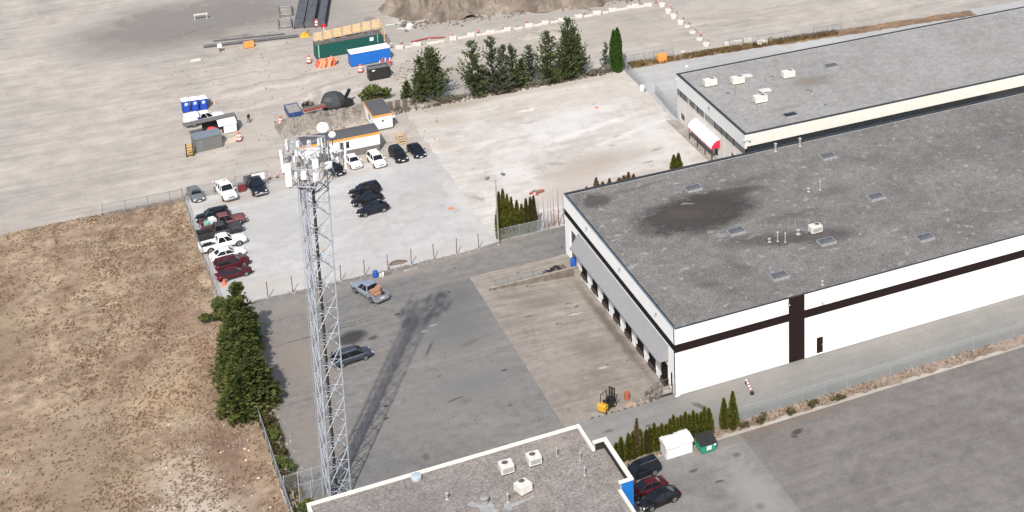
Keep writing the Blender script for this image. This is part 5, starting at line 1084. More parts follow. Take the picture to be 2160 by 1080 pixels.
t = thing('scrap_pile', 'blue and orange scrap beside the ramp railing', 'scrap', (64.8,212.7,.03))
for k in range(6): MB().obox((rn.uniform(-.4,.4),rn.uniform(-.3,.3),rn.uniform(.15,.4)),(.4,.35,.4),rn.random()*3,.4).build('scrap_piece', [m_mach,plain('navy_cloth',(0.02,0.03,0.09),.8),m_rust][k%3], t)
drum((43.59, 223.18), m_blueplastic, 'blue plastic drum behind the silver pickup by the post line', 1.0, .34)
t = thing('junk_pile', 'white buckets and wires beside the blue drum at the post line', 'junk', (*(44.56, 223.11),0.02))
for k,(x,y) in enumerate(((-.3,0),(.1,.2),(.0,-.25))): MB().lathe([(.14,0),(.17,.38),(.15,.37)],10,(x,y,0)).build('bucket', m_ant2, t)
for k in range(5): MB().tube((.2+.2*k,-.2,.05),(.5+.2*k,.3,.3),.03,4).build('scrap_rod', m_galvdark, t)
t = thing('wheel_stop', 'concrete wheel stop lying at the lot edge near the post line', 'wheel stop', (*(48.44, 223.00),.02), .05); MB().loft([[(x,-.14,0),(x,.14,0),(x,.09,.2),(x,-.09,.2)] for x in (-1.0,1.0)][::-1]).build('block', m_concrete, t); MB().tube((-.6,0,0),(-.6,0,.23),.03,5).tube((.6,0,0),(.6,0,.23),.03,5).build('pin', m_rust, t)
t = thing('mud_heap', 'dark wet mud heap beside the post line', 'mud heap', (*(47.26, 225.82),0)); 
from mathutils import noise as NZ
def lump(r, h, seed, n=10, sx=1, sy=1, freq=1.2, amp=.35):
    rings = []
    for j in range(n):
        e = j/(n-1)*math.pi/2
        rings.append([Vector((math.cos(e)*r*sx*math.cos(2*math.pi*k/16), math.cos(e)*r*sy*math.sin(2*math.pi*k/16), math.sin(e)*h))*(1+amp*NZ.noise((math.cos(2*math.pi*k/16)*freq+seed, math.sin(2*math.pi*k/16)*freq, math.sin(e)*freq))) for k in range(16)])
    return MB().loft(rings)
lump(1.0,.3,2,8,1.3,.6).build('mound', plain('wet_mud',(0.13,0.105,0.085),.9,var=.2), t, 60); lump(.5,.22,5,6).build('clod', plain('wet_mud',(0.13,0.105,0.085),.9), t, 60)
t = thing('debris_pile', 'red and yellow broken barrier pieces on the vacant lot', 'debris', (*(71.64, 237.69),.02))
for k,(x,y,c_,a) in enumerate(((-.9,.2,'r',.4),(1.0,.1,'r',1.3),(-.1,-.4,'r',.9),(.6,.7,'y',.2),(.2,.5,'w',-.2),(-.3,.7,'w',.5),(.3,-.1,'g',.1))):
    MB().obox((x,y,.15),(rn.uniform(.5,1.4),.3,.25),a,.2).build('debris_piece', {'r':plain('faded_red',(0.36,0.07,0.07),.7),'y':plain('faded_yellow',(0.52,0.33,0.12),.7),'w':m_concrete,'g':m_brownwood}[c_], t)
t = thing('survey_marker', 'small orange marker lying on the gravel lot', 'marker', (*(58.49, 238.95),.02)); MB().lathe([(.3,0),(.28,.06),(.1,.3),(.05,.32)],10).build('cone', plain('safety_orange',(0.75,0.16,0.05),.6), t); MB().box(-.32,.32,-.32,.32,0,.03).build('base', plain('safety_orange_dark',(0.5,0.14,0.06),.7), t)
t = thing('survey_marker', 'tiny orange marker at the back of the vacant lot', 'marker', (*(91.06, 264.67),.02)); MB().lathe([(.25,0),(.22,.06),(.08,.3),(.04,.32)],10).build('cone', plain('safety_orange',(0.75,0.16,0.05),.6), t); MB().box(-.27,.27,-.27,.27,0,.03).build('base', plain('safety_orange_dark',(0.5,0.14,0.06),.7), t)
t = thing('traffic_cone', 'bright orange cone beside the dark red sedan', 'cone', (*(24.72, 231.00),.02)); MB().box(-.3,.3,-.3,.3,0,.05).build('base', plain('cone_orange',(0.85,0.16,0.07),.5), t); MB().lathe([(.27,.05),(.07,.85),(.05,.86)],12).build('cone', plain('cone_orange',(0.85,0.16,0.07),.5), t, 40)
t = thing('barrier_pole', 'red and white striped pole leaning beside the warehouse front wall', 'barrier', (0,0,0)); a_, b_ = Vector((78.2,173.9,.6)), Vector((77.9,171.6,.35))
for k in range(8): MB().tube(a_.lerp(b_,k/8), a_.lerp(b_,(k+1)/8), .11, 8).build('stripe', plain('barrier_red',(0.42,0.06,0.05),.5) if k % 2 else m_ant, t)
MB().box(77.7,78.1,171.3,171.7,.03,.35).box(78.1,78.3,173.8,174.0,.03,.6).build('foot', m_rubber, t)
# white covered bin and green dumpster
cv = thing('covered_pallet_stack', 'stack wrapped in a white tarpaulin beside the green dumpster', 'tarpaulin', (63.35,163.85,.036))
MB().box(.12,3.4,.12,2.25,0,1.5).build('wrapped_body', plain('white_tarp',(0.66,0.66,0.665),.6,var=.08), cv)
rf_ = [[(x,-.02,1.42),(x,-.02,1.78),(x,1.2,1.98),(x,2.4,1.80),(x,2.4,1.42)] for x in (0,1.2,2.3,3.5)]
rf_[1] = [(x,y,z-.07) for x,y,z in rf_[1]]; rf_[2] = [(x,y+.02,z-.03) for x,y,z in rf_[2]]
MB().loft(rf_).build('tarp_cover', plain('white_tarp',(0.80,0.80,0.80),.55), cv, 25)
for x in (.2,.9,1.75,2.6,3.3): MB().obox((x,.08,.75),(.05,.06,1.45),.2).build('tarp_fold', plain('white_tarp',(0.80,0.80,0.80),.55), cv)
dm = thing('dumpster', 'green dumpster with sloping black lid and white notice', 'dumpster', (67.3,162.8,.036)); m_green = plain('dumpster_green', (0.02,0.26,0.16), .45, var=.1)
MB().add([(0.15,.1,.12),(1.9,.1,.12),(1.9,1.75,.12),(.15,1.75,.12),(0,-.05,1.15),(2.05,-.05,1.15),(2.05,1.8,1.6),(0,1.8,1.6)],[(3,2,1,0),(0,1,5,4),(1,2,6,5),(2,3,7,6),(3,0,4,7)]).build('bin', m_green, dm)
for a0,a1 in ((-.03,1.0),(1.04,2.08)): MB().add([(a0,-.12,1.17),(a1,-.12,1.17),(a1,1.84,1.66),(a0,1.84,1.66),(a0,-.12,1.23),(a1,-.12,1.23),(a1,1.84,1.73),(a0,1.84,1.73)],[(3,2,1,0),(4,5,6,7),(0,1,5,4),(1,2,6,5),(2,3,7,6),(3,0,4,7)]).build('lid', m_rubber, dm)
MB().obox((1.05,-.045,.72),(.62,.03,.55),0,.15).build('notice', m_plate, dm); MB().obox((1.78,-.08,.98),(.3,.03,.25),0,.15).build('notice', m_plate, dm)
for x in (-.02,2.07): MB().box(x-.05,x+.05,.35,1.5,.6,.8).build('fork_pocket', m_green, dm)
for x in (.3,1.75):
    for y in (.3,1.55): MB().lathe([(.08,0),(.08,.12)],8,(x,y,0)).build('castor', m_rubber, dm)
# ------------------------------------------------------------------ site offices and construction items
m_roofd = plain('office_roof_felt', (0.085,0.085,0.09), 0.8, var=.1); m_orange = plain('orange_fascia', (0.72,0.30,0.07), 0.6); m_offw = plain('office_white', (0.74,0.74,0.73), .6, var=.04); m_skirt = plain('office_skirt', (0.14,0.135,0.13), .8)
def office(loc, lx, ly, h, label, skirt, wins, rz=0, door=None):
    t = thing('site_office', label, 'site office', loc, rz)
    MB().box(0.06,lx-.06,.06,ly-.06,0,skirt).build('skirting', m_skirt, t); MB().box(0,lx,0,ly,skirt,h-.42).build('wall', m_offw, t)
    MB().box(-.08,lx+.08,-.08,ly+.08,h-.42,h-.06).build('fascia', m_orange, t)
    MB().add([(-.02,-.02,h-.055),(lx+.02,-.02,h-.055),(lx+.02,ly+.02,h-.055),(-.02,ly+.02,h-.055),(-.02,ly/2,h+.1),(lx+.02,ly/2,h+.1)],[(0,1,5,4),(2,3,4,5),(1,2,5),(3,0,4)]).build('roof', m_roofd, t)
    for x0,x1,z0,z1 in wins:
        w_ = MB().box(x0,x1,-.03,-.002,z0,z1).build('window', m_glass, t); MB().box(x0-.06,x1+.06,-.05,-.03,z0-.06,z0).box(x0-.06,x1+.06,-.05,-.03,z1,z1+.06).build('frame', m_galvdark, w_)
    if door: MB().box(door[0],door[1],-.03,-.002,skirt,skirt+1.9).build('door', m_offw, t)
    return t
office((41.6,264.7,0), 12.3, 3.9, 3.5, 'long white site office with orange fascia behind the parked cars', 1.25, [(6.0,6.5,1.7,2.75),(6.9,7.4,1.7,2.75),(3.2,3.7,1.8,2.7)], door=(8.4,9.3))
o2 = office((54.65,272.7,0), 3.15, 7.1, 2.95, 'short white site office with orange fascia standing end-on', .35, [], door=None)
MB().box(1.35,1.75,-.03,-.002,1.55,1.95).build('vent_window', m_galvdark, o2); MB().box(3.15,3.6,.2,.7,1.9,2.2).build('wall_lamp', m_ant, o2); MB().box(-.03,-.002,2.5,3.5,1.2,2.1).build('window', m_glass, o2)
stp = thing('wooden_steps', 'raw timber steps between the two site offices', 'steps', (57.2,265.6,0))
for k in range(5): MB().box(0,1.1,k*.5,k*.5+.46,.25*(k)+.1,.25*k+.18).build('step', m_wood, stp)
for x in (-.05,1.1): MB().add([(x,0,0),(x+.06,0,0),(x+.06,2.6,0),(x,2.6,0),(x,0,.3),(x+.06,0,.3),(x+.06,2.6,1.4),(x,2.6,1.4)],[(3,2,1,0),(4,5,6,7),(0,1,5,4),(1,2,6,5),(2,3,7,6),(3,0,4,7)]).build('stringer', m_wood, stp)
def container(name, loc, lx, ly, h, mat, topmat, label, rz=0, ribs=24):
    t = thing(name, label, 'container', loc, rz)
    MB().box(.03,lx-.03,.03,ly-.03,.12,h-.1).build('shell', mat, t)
    rb = MB()
    for k in range(ribs): x = .12+k*(lx-.24)/ribs; rb.add([(x,.03,.2),(x+.06,-.0,.2),(x+.18,-.0,.2),(x+.24,.03,.2),(x,.03,h-.2),(x+.06,-.0,h-.2),(x+.18,-.0,h-.2),(x+.24,.03,h-.2)],[(0,1,5,4),(1,2,6,5),(2,3,7,6)])
    rb.build('corrugation', mat, t)
    MB().box(-.02,lx+.02,-.02,ly+.02,h-.1,h).build('roof', topmat, t); MB().box(0,lx,0,ly,0,.12).build('base_frame', m_mach, t)
    for x in (0,lx-.14): MB().box(x-.012,x+.152,-.016,.1,.12,h-.1).build('corner_post', mat, t)
    return t
m_tankg = plain('dark_green_steel', (0.008,0.075,0.062), .5, var=.08); m_tankedge = plain('pale_green_edge', (0.22,0.36,0.31), .6)
gt = container('green_tank', (52.75,310.7,0), 12.2, 2.4, 2.85, m_tankg, m_brownwood, 'long dark green steel tank with timber formwork on top', 0.02, 30)
MB().box(.35,.6,-.04,-.018,.2,2.7).build('pale_stripe', m_tankedge, gt); MB().box(11.3,11.45,-.04,-.018,1.2,2.8).build('pale_stripe', m_tankedge, gt); MB().box(9.9,10.6,-.04,-.018,1.75,2.45).build('label_plate', m_plate, gt)
rn = random.Random(9)
for k,(x,y) in enumerate(((.7,.8),(3.2,.9),(5.4,.8),(8.6,.7),(10.2,.9))): MB().obox((x,y,3.0),(1.1,.9,.28),.1).obox((x+.1,y,3.2),(.5,.5,.2),.4).build('hatch', m_galvdark, gt)
for i in range(7):
    x = 52.9+i*1.78; tl = R_(18)
    t = thing('formwork_panel', '%s timber formwork panel from the left behind the green tank' % ORD[i], 'formwork panel', (x,313.3,0), .02, 'timber formwork panels behind the green tank')
    Hh = 3.3+.12*i
    for k in range(4): MB().obox((.8,.1,Hh+.0-.0+k*.36-.3),(1.62,.05,.3),0,-.25).build('plank', m_wood, t)
    for xx in (.06,1.54): MB().box(xx-.05,xx+.05,0,.12,0,Hh+1.0).build('stud', m_wood, t)
    MB().box(0,1.6,-.9,0,Hh-.45,Hh-.38).build('deck', m_wood, t)
t = thing('timber_walkway', 'upright timber frame at the right end of the green tank', 'timber frame', (65.3,310.6,0))
for y in (0,1.3,2.6): MB().box(0,.14,y,y+.14,0,4.4-.25*(2.6-y)).build('post', m_wood, t)
for k in range(5): MB().box(-.04,.0,0,2.74,.5+k*.75,.75+k*.75).build('plank', m_wood, t)
bc = container('blue_container', (57.6,303.7,0), 7.2, 2.45, 2.6, plain('container_blue',(0.012,0.13,0.46),.45,var=.06), m_ant, 'bright blue container with white roof beside the green tank', 0.03, 18)
for x in (.8,3.0,5.4): MB().box(x,x+.05,.3,2.1,2.6,2.63).build('roof_rib', m_ant2, bc)
bb = thing('black_bin', 'large black steel bin with open top near the blue container', 'skip bin', (59.0,295.2,0), .02)
MB().box(0,3.6,0,.08,.1,2.35).box(0,3.6,1.7,1.78,.1,2.35).box(0,.08,.08,1.7,.1,2.35).box(3.52,3.6,.08,1.7,.1,2.35).build('wall', m_mach, bb); MB().box(-.06,3.66,-.06,.14,2.352,2.5).box(-.06,3.66,1.64,1.84,2.352,2.5).box(-.06,.14,.14,1.64,2.352,2.5).box(3.46,3.66,.14,1.64,2.352,2.5).build('rim', m_galvdark, bb)
MB().box(.08,3.52,.08,1.7,2.0,2.2).build('load', m_galvdark, bb); MB().box(.5,1.05,-.02,-.002,1.85,2.05).build('label_plate', m_plate, bb); MB().box(3.6,3.9,.5,.7,.4,1.9).build('side_ladder', m_mach, bb)
# traffic barrels and delineators
m_bar = plain('barrel_orange', (0.62,0.13,0.08), .6); m_reflw = plain('reflective_white', (0.8,0.8,0.8), .4)
_bm = {}
def barrel(loc, label, s=1.0):
    t = thing('traffic_barrel', label, 'traffic barrel', (loc[0],loc[1],0), 0, 'orange and white traffic barrels')
    MB().lathe([(.38*s,0),(.38*s,.08),(.30*s,.09)],12).build('base', m_rubber, t)
    z = .09
    for k in range(5):
        r0, r1 = .30-.02*k, .285-.02*k
        MB().lathe([(r0*s,z*s+.0),(r1*s,(z+.2)*s)],12).build('band', m_bar if k % 2 == 0 else m_reflw, t); z += .2
    MB().lathe([(.2*s,z*s),(.1*s,z*s+.03),(.1*s,z*s+.08)],10).build('cap', m_bar, t)
for px, lb in (((56.21, 328.26),'traffic barrel in front of the black plate stack'),((64.63, 317.42),'traffic barrel behind the timber panels at the right'),((51.16, 309.44),'traffic barrel at the left end of the green tank'),((58.59, 300.55),'traffic barrel in front of the blue container'),((41.54, 283.17),'traffic barrel at the left end of the earth berm'),((34.29, 279.69),'traffic barrel at the end of the pale timber beams')):
    barrel(px, lb, 1.35)
def delineator(loc, label, group, tilt=0):
    t = thing('delineator', label, 'delineator', (loc[0],loc[1],0), tilt, group)
    MB().box(-.22,.22,-.22,.22,0,.06).build('base', m_rubber, t)
    MB().tube((0,0,.06),(.0,0,.75),.075,7,.06).build('lower_tube', m_bar, t); MB().tube((0,0,.75),(.02,0,.95),.062,7).build('reflector', m_reflw, t); MB().tube((.02,0,.95),(.03,0,1.15),.058,7).build('upper_tube', m_bar, t)
dl = [(66.47, 310.25),(68.55, 311.10),(77.91, 310.68),(83.17, 310.21),(88.16, 310.20),(90.45, 309.29),(92.98, 310.93),(98.37, 308.99),(104.61, 309.96)]
for i,p in enumerate(dl): delineator(p, '%s orange delineator from the left along the haul road' % ORD[i], 'delineators along the haul road', i)
dl2 = [(120.08, 309.98),(121.35, 308.99),(121.47, 305.43),(121.44, 302.32),(121.37, 298.67),(121.32, 295.37),(120.96, 291.40),(120.75, 288.31),(120.77, 284.86)]
for i,p in enumerate(dl2): delineator(p, '%s orange delineator from the top along the right barrier line' % ORD[i], 'delineators along the right barrier line', i)
dl3 = [(570,374,'left'),(584,371,'right')]
for x_,(p,lb) in zip((0,1),(((36.17, 262.59),'left orange delineator right of the navy pickup'),((37.31, 262.55),'right orange delineator right of the navy pickup'))): delineator(p, lb, 'delineators beside the navy pickup')
m_block = ground_mat('pale_concrete_block', (0.58,0.55,0.51), (0.50,0.47,0.43), big=.6, mid=2, grain=.12, mott=.1, bd=.01)
def block(loc, label, group, s=(1.5,.75,.75), rz=-.28):
    t = thing('concrete_block', label, 'concrete block', (loc[0],loc[1],0), rz, group)
    a,b2,h = s[0]/2, s[1]/2, s[2]
    MB().loft([[(-a+.04,-b2+.04,0),(a-.04,-b2+.04,0),(a-.04,b2-.04,0),(-a+.04,b2-.04,0)],[(-a,-b2,.06),(a,-b2,.06),(a,b2,.06),(-a,b2,.06)],[(-a,-b2,h-.05),(a,-b2,h-.05),(a,b2,h-.05),(-a,b2,h-.05)],[(-a+.05,-b2+.05,h),(a-.05,-b2+.05,h),(a-.05,b2-.05,h),(-a+.05,b2-.05,h)]]).build('block', m_block, t)
    MB().tube((-.18,0,h-.02),(-.1,0,h+.14),.025,4).tube((-.1,0,h+.14),(.1,0,h+.14),.025,4).tube((.1,0,h+.14),(.18,0,h-.02),.025,4).build('lifting_loop', m_rust, t)
bl = [(67.63, 308.80),(70.93, 308.72),(77.84, 308.72),(81.38, 308.84),(85.13, 308.59),(88.43, 308.59),(92.83, 308.62),(96.12, 308.67),(99.62, 308.93),(103.06, 308.93),(106.97, 309.02),(110.42, 309.37),(114.42, 309.46),(115.28, 309.32),(117.89, 308.90)]
rn = random.Random(3)
for i,p in enumerate(bl): block(p, '%s pale concrete block from the left along the haul road' % ORD[i], 'concrete blocks along the haul road', (rn.uniform(1.3,1.75),.75,rn.uniform(.6,.8)), -.28+rn.uniform(-.1,.1))
def tub(loc, label, h):
    t = thing('concrete_tub', label, 'concrete base', (loc[0],loc[1],0), 0, 'round bases of the right barrier line')
    MB().lathe([(.62,0),(.70,.06),(.70,h-.08),(.60,h)],14).build('drum', m_block, t, 30); MB().tube((0,0,h-.02),(0,0,h+.12),.04,5).build('socket', m_rust, t)
for i,(p,q) in enumerate(zip(bl, bl[1:])):
    if i in (12,): continue
    mx, my = (p[0]+q[0])/2, (p[1]+q[1])/2
    block((mx,my-.2), '%s low pale slab between the blocks along the haul road' % ORD[i], 'low slabs between the haul road blocks', (math.hypot(q[0]-p[0],q[1]-p[1])*rn.uniform(.35,.6),.6,.4), math.atan2(q[1]-p[1],q[0]-p[0])+rn.uniform(-.05,.05))
tb_ = [((120.36, 307.28),.8),((120.10, 303.33),.8),((119.90, 300.05),.85),((119.82, 296.16),.85),((120.37, 294.08),.35),((119.97, 290.47),.4),((119.69, 286.29),.5),((119.64, 282.93),.7)]
for i,(p,h) in enumerate(tb_): tub(p, '%s round pale concrete base from the top of the right barrier line' % ORD[i], h)
for i,p in enumerate(((123.42, 280.93),(125.27, 281.07),(127.49, 281.31))): block(p, '%s of three pale blocks left of the rubble by the back fence' % ORD[i], 'three blocks by the back fence', (1.7,.8,.8), -.12)
block((114.22, 281.64), 'small pale block lying alone above the orange box', None, (.7,.6,.5), .1)
t = thing('rubble_pile', 'pale concrete rubble with a bent pipe on the back bank', 'rubble', (*(130.14, 278.77),0))
for k in range(9): MB().obox((rn.uniform(-1.4,1.4),rn.uniform(-.5,.5),rn.uniform(.2,.5)),(rn.uniform(.5,1.0),rn.uniform(.4,.8),rn.uniform(.4,.7)),rn.random()*3,rn.random()*.5).build('rubble_piece', m_block if k % 3 else m_concrete, t)
MB().tube((.6,0,.3),(1.1,.1,1.2),.06,5).tube((1.1,.1,1.2),(1.7,.1,.6),.06,5).build('bent_pipe', m_brownwood, t)
t = thing('orange_crate', 'orange slatted crate on the brown bank by the twin cedar', 'crate', (*(109.12, 279.48),0), .1)
for k in range(4): MB().box(-.85,.85,-.5+k*.01,-.45,.1+k*.36,.38+k*.36).build('slat', m_orange, t); 
MB().box(-.85,.85,-.44,.5,.1,1.5).build('box', m_orange, t)
t = thing('red_pipe', 'long dark red pipe lying along the haul road edge', 'pipe', (0,0,0)); p0,p1,p2 = (70.26, 310.75),(73.87, 311.39),(76.75, 310.15)
MB().tube((*p0,.25),(*p1,.25),.13,7).build('pipe_length', plain('pipe_red',(0.33,0.05,0.05),.6), t); MB().tube((*p1,.25),(*p2,.25),.13,7).build('pipe_length', plain('pipe_red',(0.33,0.05,0.05),.6), t)
for p in (p0,p1,p2): MB().box(p[0]-.15,p[0]+.15,p[1]-.15,p[1]+.15,0,.14).build('support', m_block, t)
t = thing('plastic_pipes', 'pale green plastic pipes on the ground behind the green tank', 'pipes', (0,0,0))
for a_,b_ in (((68.04, 322.31),(71.14, 322.16)),((69.72, 319.36),(72.30, 318.59))): MB().tube((*a_,.12),(*b_,.12),.12,7).build('pipe_length', plain('pale_green_pipe',(0.45,0.53,0.50),.5), t)
t = thing('white_bin', 'small white bin tipped beside the soil mound', 'bin', (*(71.91, 318.50),0), .3); MB().obox((0,0,.5),(.9,.7,.8),0,.3).build('box', m_ant, t); MB().obox((.0,-.1,.95),(.95,.75,.08),0,.3).build('lid', m_ant2, t)
# orange barrier heap, delineator bundle
t = thing('barrier_heap', 'heap of orange plastic barriers in front of the green tank', 'barriers', (*(53.70, 306.78),0))
m_fo = plain('faded_orange_plastic', (0.85,0.36,0.20), .6, var=.15)
rn = random.Random(12)
for k in range(10): MB().obox((-1.5+.34*k,rn.uniform(-.3,.3),.5+rn.uniform(-.1,.2)),(.30,1.5,1.35),rn.uniform(-.15,.15),0,rn.uniform(.2,.55)).build('barrier', m_fo if k % 4 else m_bar, t)
t = thing('delineator_bundle', 'pile of red and white delineators in front of the blue container', 'delineators', (*(61.81, 301.17),0))
for k in range(44):
    x = rn.uniform(-2.2,2.6); z = rn.uniform(.15,.5)+(.9 if x > .2 else 0)*rn.random()
    MB().tube((x,-.5,z),(x+.3,.6,z+.1),.1,6).build('delineator_tube', m_bar if k % 2 else plain('pink_white',(0.75,0.6,0.6),.5), t)
t = thing('stop_paddle', 'red stop paddle standing by the black plate stack', 'sign', (*(56.67, 323.35),0)); MB().tube((0,0,0),(0,0,1.6),.05,6).build('post', m_reflw, t); MB().obox((0,-.04,1.7),(.95,.05,.95),0,.5).build('paddle', plain('stop_red',(0.75,0.03,0.03),.4), t); MB().box(-.3,.3,-.3,.3,0,.08).build('base', m_rubber, t)
t = thing('yellow_machine_part', 'yellow machine part lying in front of the black plate stack', 'machine', (*(53.12, 323.79),0)); lump(.9,.9,7,7,1,.8,2.0,.3).build('hopper', m_yellow, t, 40); MB().tube((.2,0,.7),(1.0,-.3,1.3),.06,6).build('handle', m_mach, t)
# stack of black plates
m_platebl = plain('black_plate', (0.085,0.088,0.098), .7, var=.3, scale=.8)
ps = thing('black_plate_stack', 'wide stack of black shoring plates at the top left', 'plate stack', (52.0,328.8,0), -.25)
for i in range(3):
    for j in range(5):
        w_ = 1.75 if i < 2 else 1.4
        MB().obox((.95+i*1.95+(.25 if i == 2 else 0),1.7+j*3.15,.55+.05*(i % 2)),(w_,3.02,1.0)).build('plate', m_platebl, ps)
for i in range(4): MB().box(-.05+i*2.02,.1+i*2.02,-.1,16.2,0,.35).build('skid', m_mach, ps)
for i,(p,s) in enumerate((((52.26, 339.10),(2.6,5.2,.7)),((50.89, 331.96),(2.6,4.6,.7)))):
    t = thing('steel_trench_box', '%s grey trench shield lying left of the black plates' % ('rear','front')[i], 'trench shield', (*p,0), -.15)
    MB().box(-s[0]/2,-s[0]/2+.25,-s[1]/2,s[1]/2,0,s[2]).box(s[0]/2-.25,s[0]/2,-s[1]/2,s[1]/2,0,s[2]).build('side_panel', m_galvdark, t)
    MB().box(-s[0]/2+.25,s[0]/2-.25,-s[1]/2+.2,s[1]/2-.2,.1,.32).build('floor', m_concrete, t)
    for y in (-s[1]/2+.1,s[1]/2-.1): MB().tube((-s[0]/2+.25,y,.5),(s[0]/2-.25,y,.5),.1,6).build('spreader', m_galvdark, t)
t = thing('black_pipe', 'long black pipe lying across the dirt at the top left', 'pipe', (0,0,0)); p0, p1 = (35.19, 326.54), (52.03, 324.08)
for k in range(6):
    a_ = Vector((*p0,.3)).lerp(Vector((*p1,.3)),k/6); b_ = Vector((*p0,.3)).lerp(Vector((*p1,.3)),(k+.97)/6); MB().tube(a_, b_, .3, 8).build('pipe_length', m_platebl, t, 40)
q0, q1 = (37.24, 329.07), (49.86, 326.66); MB().tube((*q0,.15),(*q1,.15),.16,7).build('thin_pipe', m_platebl, t)
t = thing('orange_box', 'orange tool box in front of the black pipe', 'box', (*(42.70, 322.84),0), .1); MB().box(-.85,.85,-.5,.5,.15,1.0).build('box', m_orange, t); MB().box(-.8,.8,-.45,.45,0,.15).build('skid', m_rust, t); MB().box(-.9,.9,-.55,.55,1.0,1.08).build('lid', m_orange, t)
t = thing('white_marker_post', 'white topped marker post in front of the black pipe', 'marker', (*(37.53, 322.83),0)); MB().tube((0,0,0),(0,0,1.0),.12,6).build('post', m_rust, t); MB().box(-.35,.35,-.3,.3,1.0,1.6).build('head', m_ant, t)
t = thing('white_sawhorse', 'small white trestle at the top left', 'trestle', (*(36.96, 343.21),0), -.1); MB().box(-1.3,1.3,-.2,.2,.9,1.1).build('beam', m_block, t)
for x in (-1.1,1.1): MB().tube((x,-.3,0),(x,0,.95),.07,5).tube((x,.3,0),(x,0,.95),.07,5).build('leg', m_block, t)
t = thing('concrete_slab', 'pale flat slab lying at the left edge of the dirt', 'slab', (*(33.03, 320.38),0), .05); MB().box(-1.0,.8,-.35,.35,0,.25).build('slab', m_block, t); MB().box(-.8,.6,-.25,.25,.25,.32).build('top', m_block, t)
# tarp pile, skip, beams
tp = thing('tarp_pile', 'dark grey tarpaulin heap behind the earth berm', 'tarpaulin', (*(50.91, 286.55),0)); m_tarp = plain('dark_tarp', (0.045,0.047,0.052), .55, var=.2, scale=1.2)
rt = random.Random(6); MB().loft([[(2.0*rr_*math.cos(k*.698+.2)*(1+rt.uniform(-.1,.1)), 1.8*rr_*math.sin(k*.698+.2)*(1+rt.uniform(-.1,.1)), zz+rt.uniform(-.12,.12) if zz else 0) for k in range(9)] for rr_,zz in ((.95,0),(1.08,.7),(1.05,1.6),(.78,2.4),(.3,2.75))]).build('tarp', m_tarp, tp, 20); MB().obox((2.2,-.6,.6),(1.6,1.3,1.2),.4).obox((2.4,.8,1.4),(.5,.4,2.8),0,.3,.4).build('bundle', m_mach, tp)
sk_ = thing('blue_skip', 'low blue skip with grey load at the left end of the berm', 'skip', (*(44.13, 284.23),.6), .02); m_navy = plain('skip_blue',(0.03,0.06,0.18),.5)
MB().box(-1.1,-1.02,-.2,4.0,0,.8).box(1.02,1.1,-.2,4.0,0,.8).box(-1.02,1.02,-.2,-.12,0,.8).box(-1.02,1.02,3.92,4.0,0,.8).build('side', m_navy, sk_); MB().box(-1.02,1.02,-.12,3.92,-.5,.68).build('load', plain('grey_load',(0.27,0.25,0.24),.9,var=.2), sk_)
t = thing('red_beams', 'dull red steel beams lying on the berm', 'beams', (*(47.39, 284.07),1.2), .12)
for k in range(3): MB().box(-1.9,1.9,-.1+k*.5,.15+k*.5,0,.35).build('beam', plain('oxide_beam',(0.23,0.06,0.05),.7) if k == 0 else plain('brown_beam',(0.19,0.13,0.11),.8), t)
t = thing('scrap_heap', 'dark scrap beside the red beams on the berm', 'scrap', (*(47.01, 288.63),.4))
for k in range(7): MB().obox((rn.uniform(-.9,.9),rn.uniform(-.4,.4),rn.uniform(.1,.5)),(rn.uniform(.4,.9),.4,.4),rn.random()*3,.4).build('scrap_piece', m_mach if k % 2 else m_brownwood, t)
t = thing('orange_netting', 'crumpled orange netting at the foot of the berm', 'netting', (*(41.98, 280.08),0)); lump(.8,.5,9,6,1.4,.6).build('net', plain('dull_orange_net',(0.42,0.17,0.11),.9,var=.3), t, 40); MB().tube((.9,0,0),(1.0,.1,.9),.05,5).build('stake', m_brownwood, t)
# left cluster: toilets, truck, shelter
for i,(x,y) in enumerate(((30.95,296.2),(29.6,296.35),(28.2,296.5))):
    t = thing('portable_toilet', ('right' if i == 0 else 'middle' if i == 1 else 'left')+' blue portable toilet with white roof at the left edge', 'portable toilet', (x,y,0), .08, 'portable toilets')
    MB().box(-.58,.58,-.58,.58,.1,2.1).build('cabin', plain('toilet_blue',(0.012,0.04,0.30),.45), t); MB().loft([[(x_*s,y_*s,z) for x_,y_ in ((-.64,-.64),(.64,-.64),(.64,.64),(-.64,.64))] for z,s in ((2.1,1),(2.25,1),(2.45,.7))]).build('roof', m_ant, t)
    d_ = MB().box(-.42,.42,-.62,-.582,.2,2.0).build('door', plain('toilet_blue_door',(0.02,0.07,0.42),.45), t); MB().box(-.25,.25,-.64,-.622,1.3,1.8).build('notice', plain('pale_blue_notice',(0.45,0.6,0.8),.5), d_)
sv = make_pickup(c_white, (31.02, 289.01), 8, 'white service truck with blue emblem on its door at the left edge', off=(-.7,1.1), name='service_truck', cat='truck')
m_em = plain('emblem_blue', (0.02,0.33,0.72), .4); m_em2 = plain('emblem_navy', (0.01,0.04,0.25), .4)
MB().obox((-.55,-1.0,.85),(.7,.02,.42),0,0,.35).build('emblem', m_em, sv); MB().box(-1.2,-.75,-1.0,-.985,1.2,1.55).build('emblem', m_em2, sv); MB().box(-2.8,-.9,-.95,.95,1.16,1.9).build('canopy', c_white, sv)
sh = thing('site_shelter', 'open fronted white shelter with dark roof at the left edge', 'shelter', (29.6,283.4,0), .1)
MB().box(0,5.2,2.2,2.3,0,2.4).box(5.1,5.2,0,2.2,0,2.4).build('wall', m_mach, sh); MB().box(-3.0,5.3,1.0,2.5,2.4,2.5).build('roof', m_skirt, sh); MB().obox((3.6,.55,1.9),(2.9,1.6,.06),0,.5).build('awning', m_offw, sh)
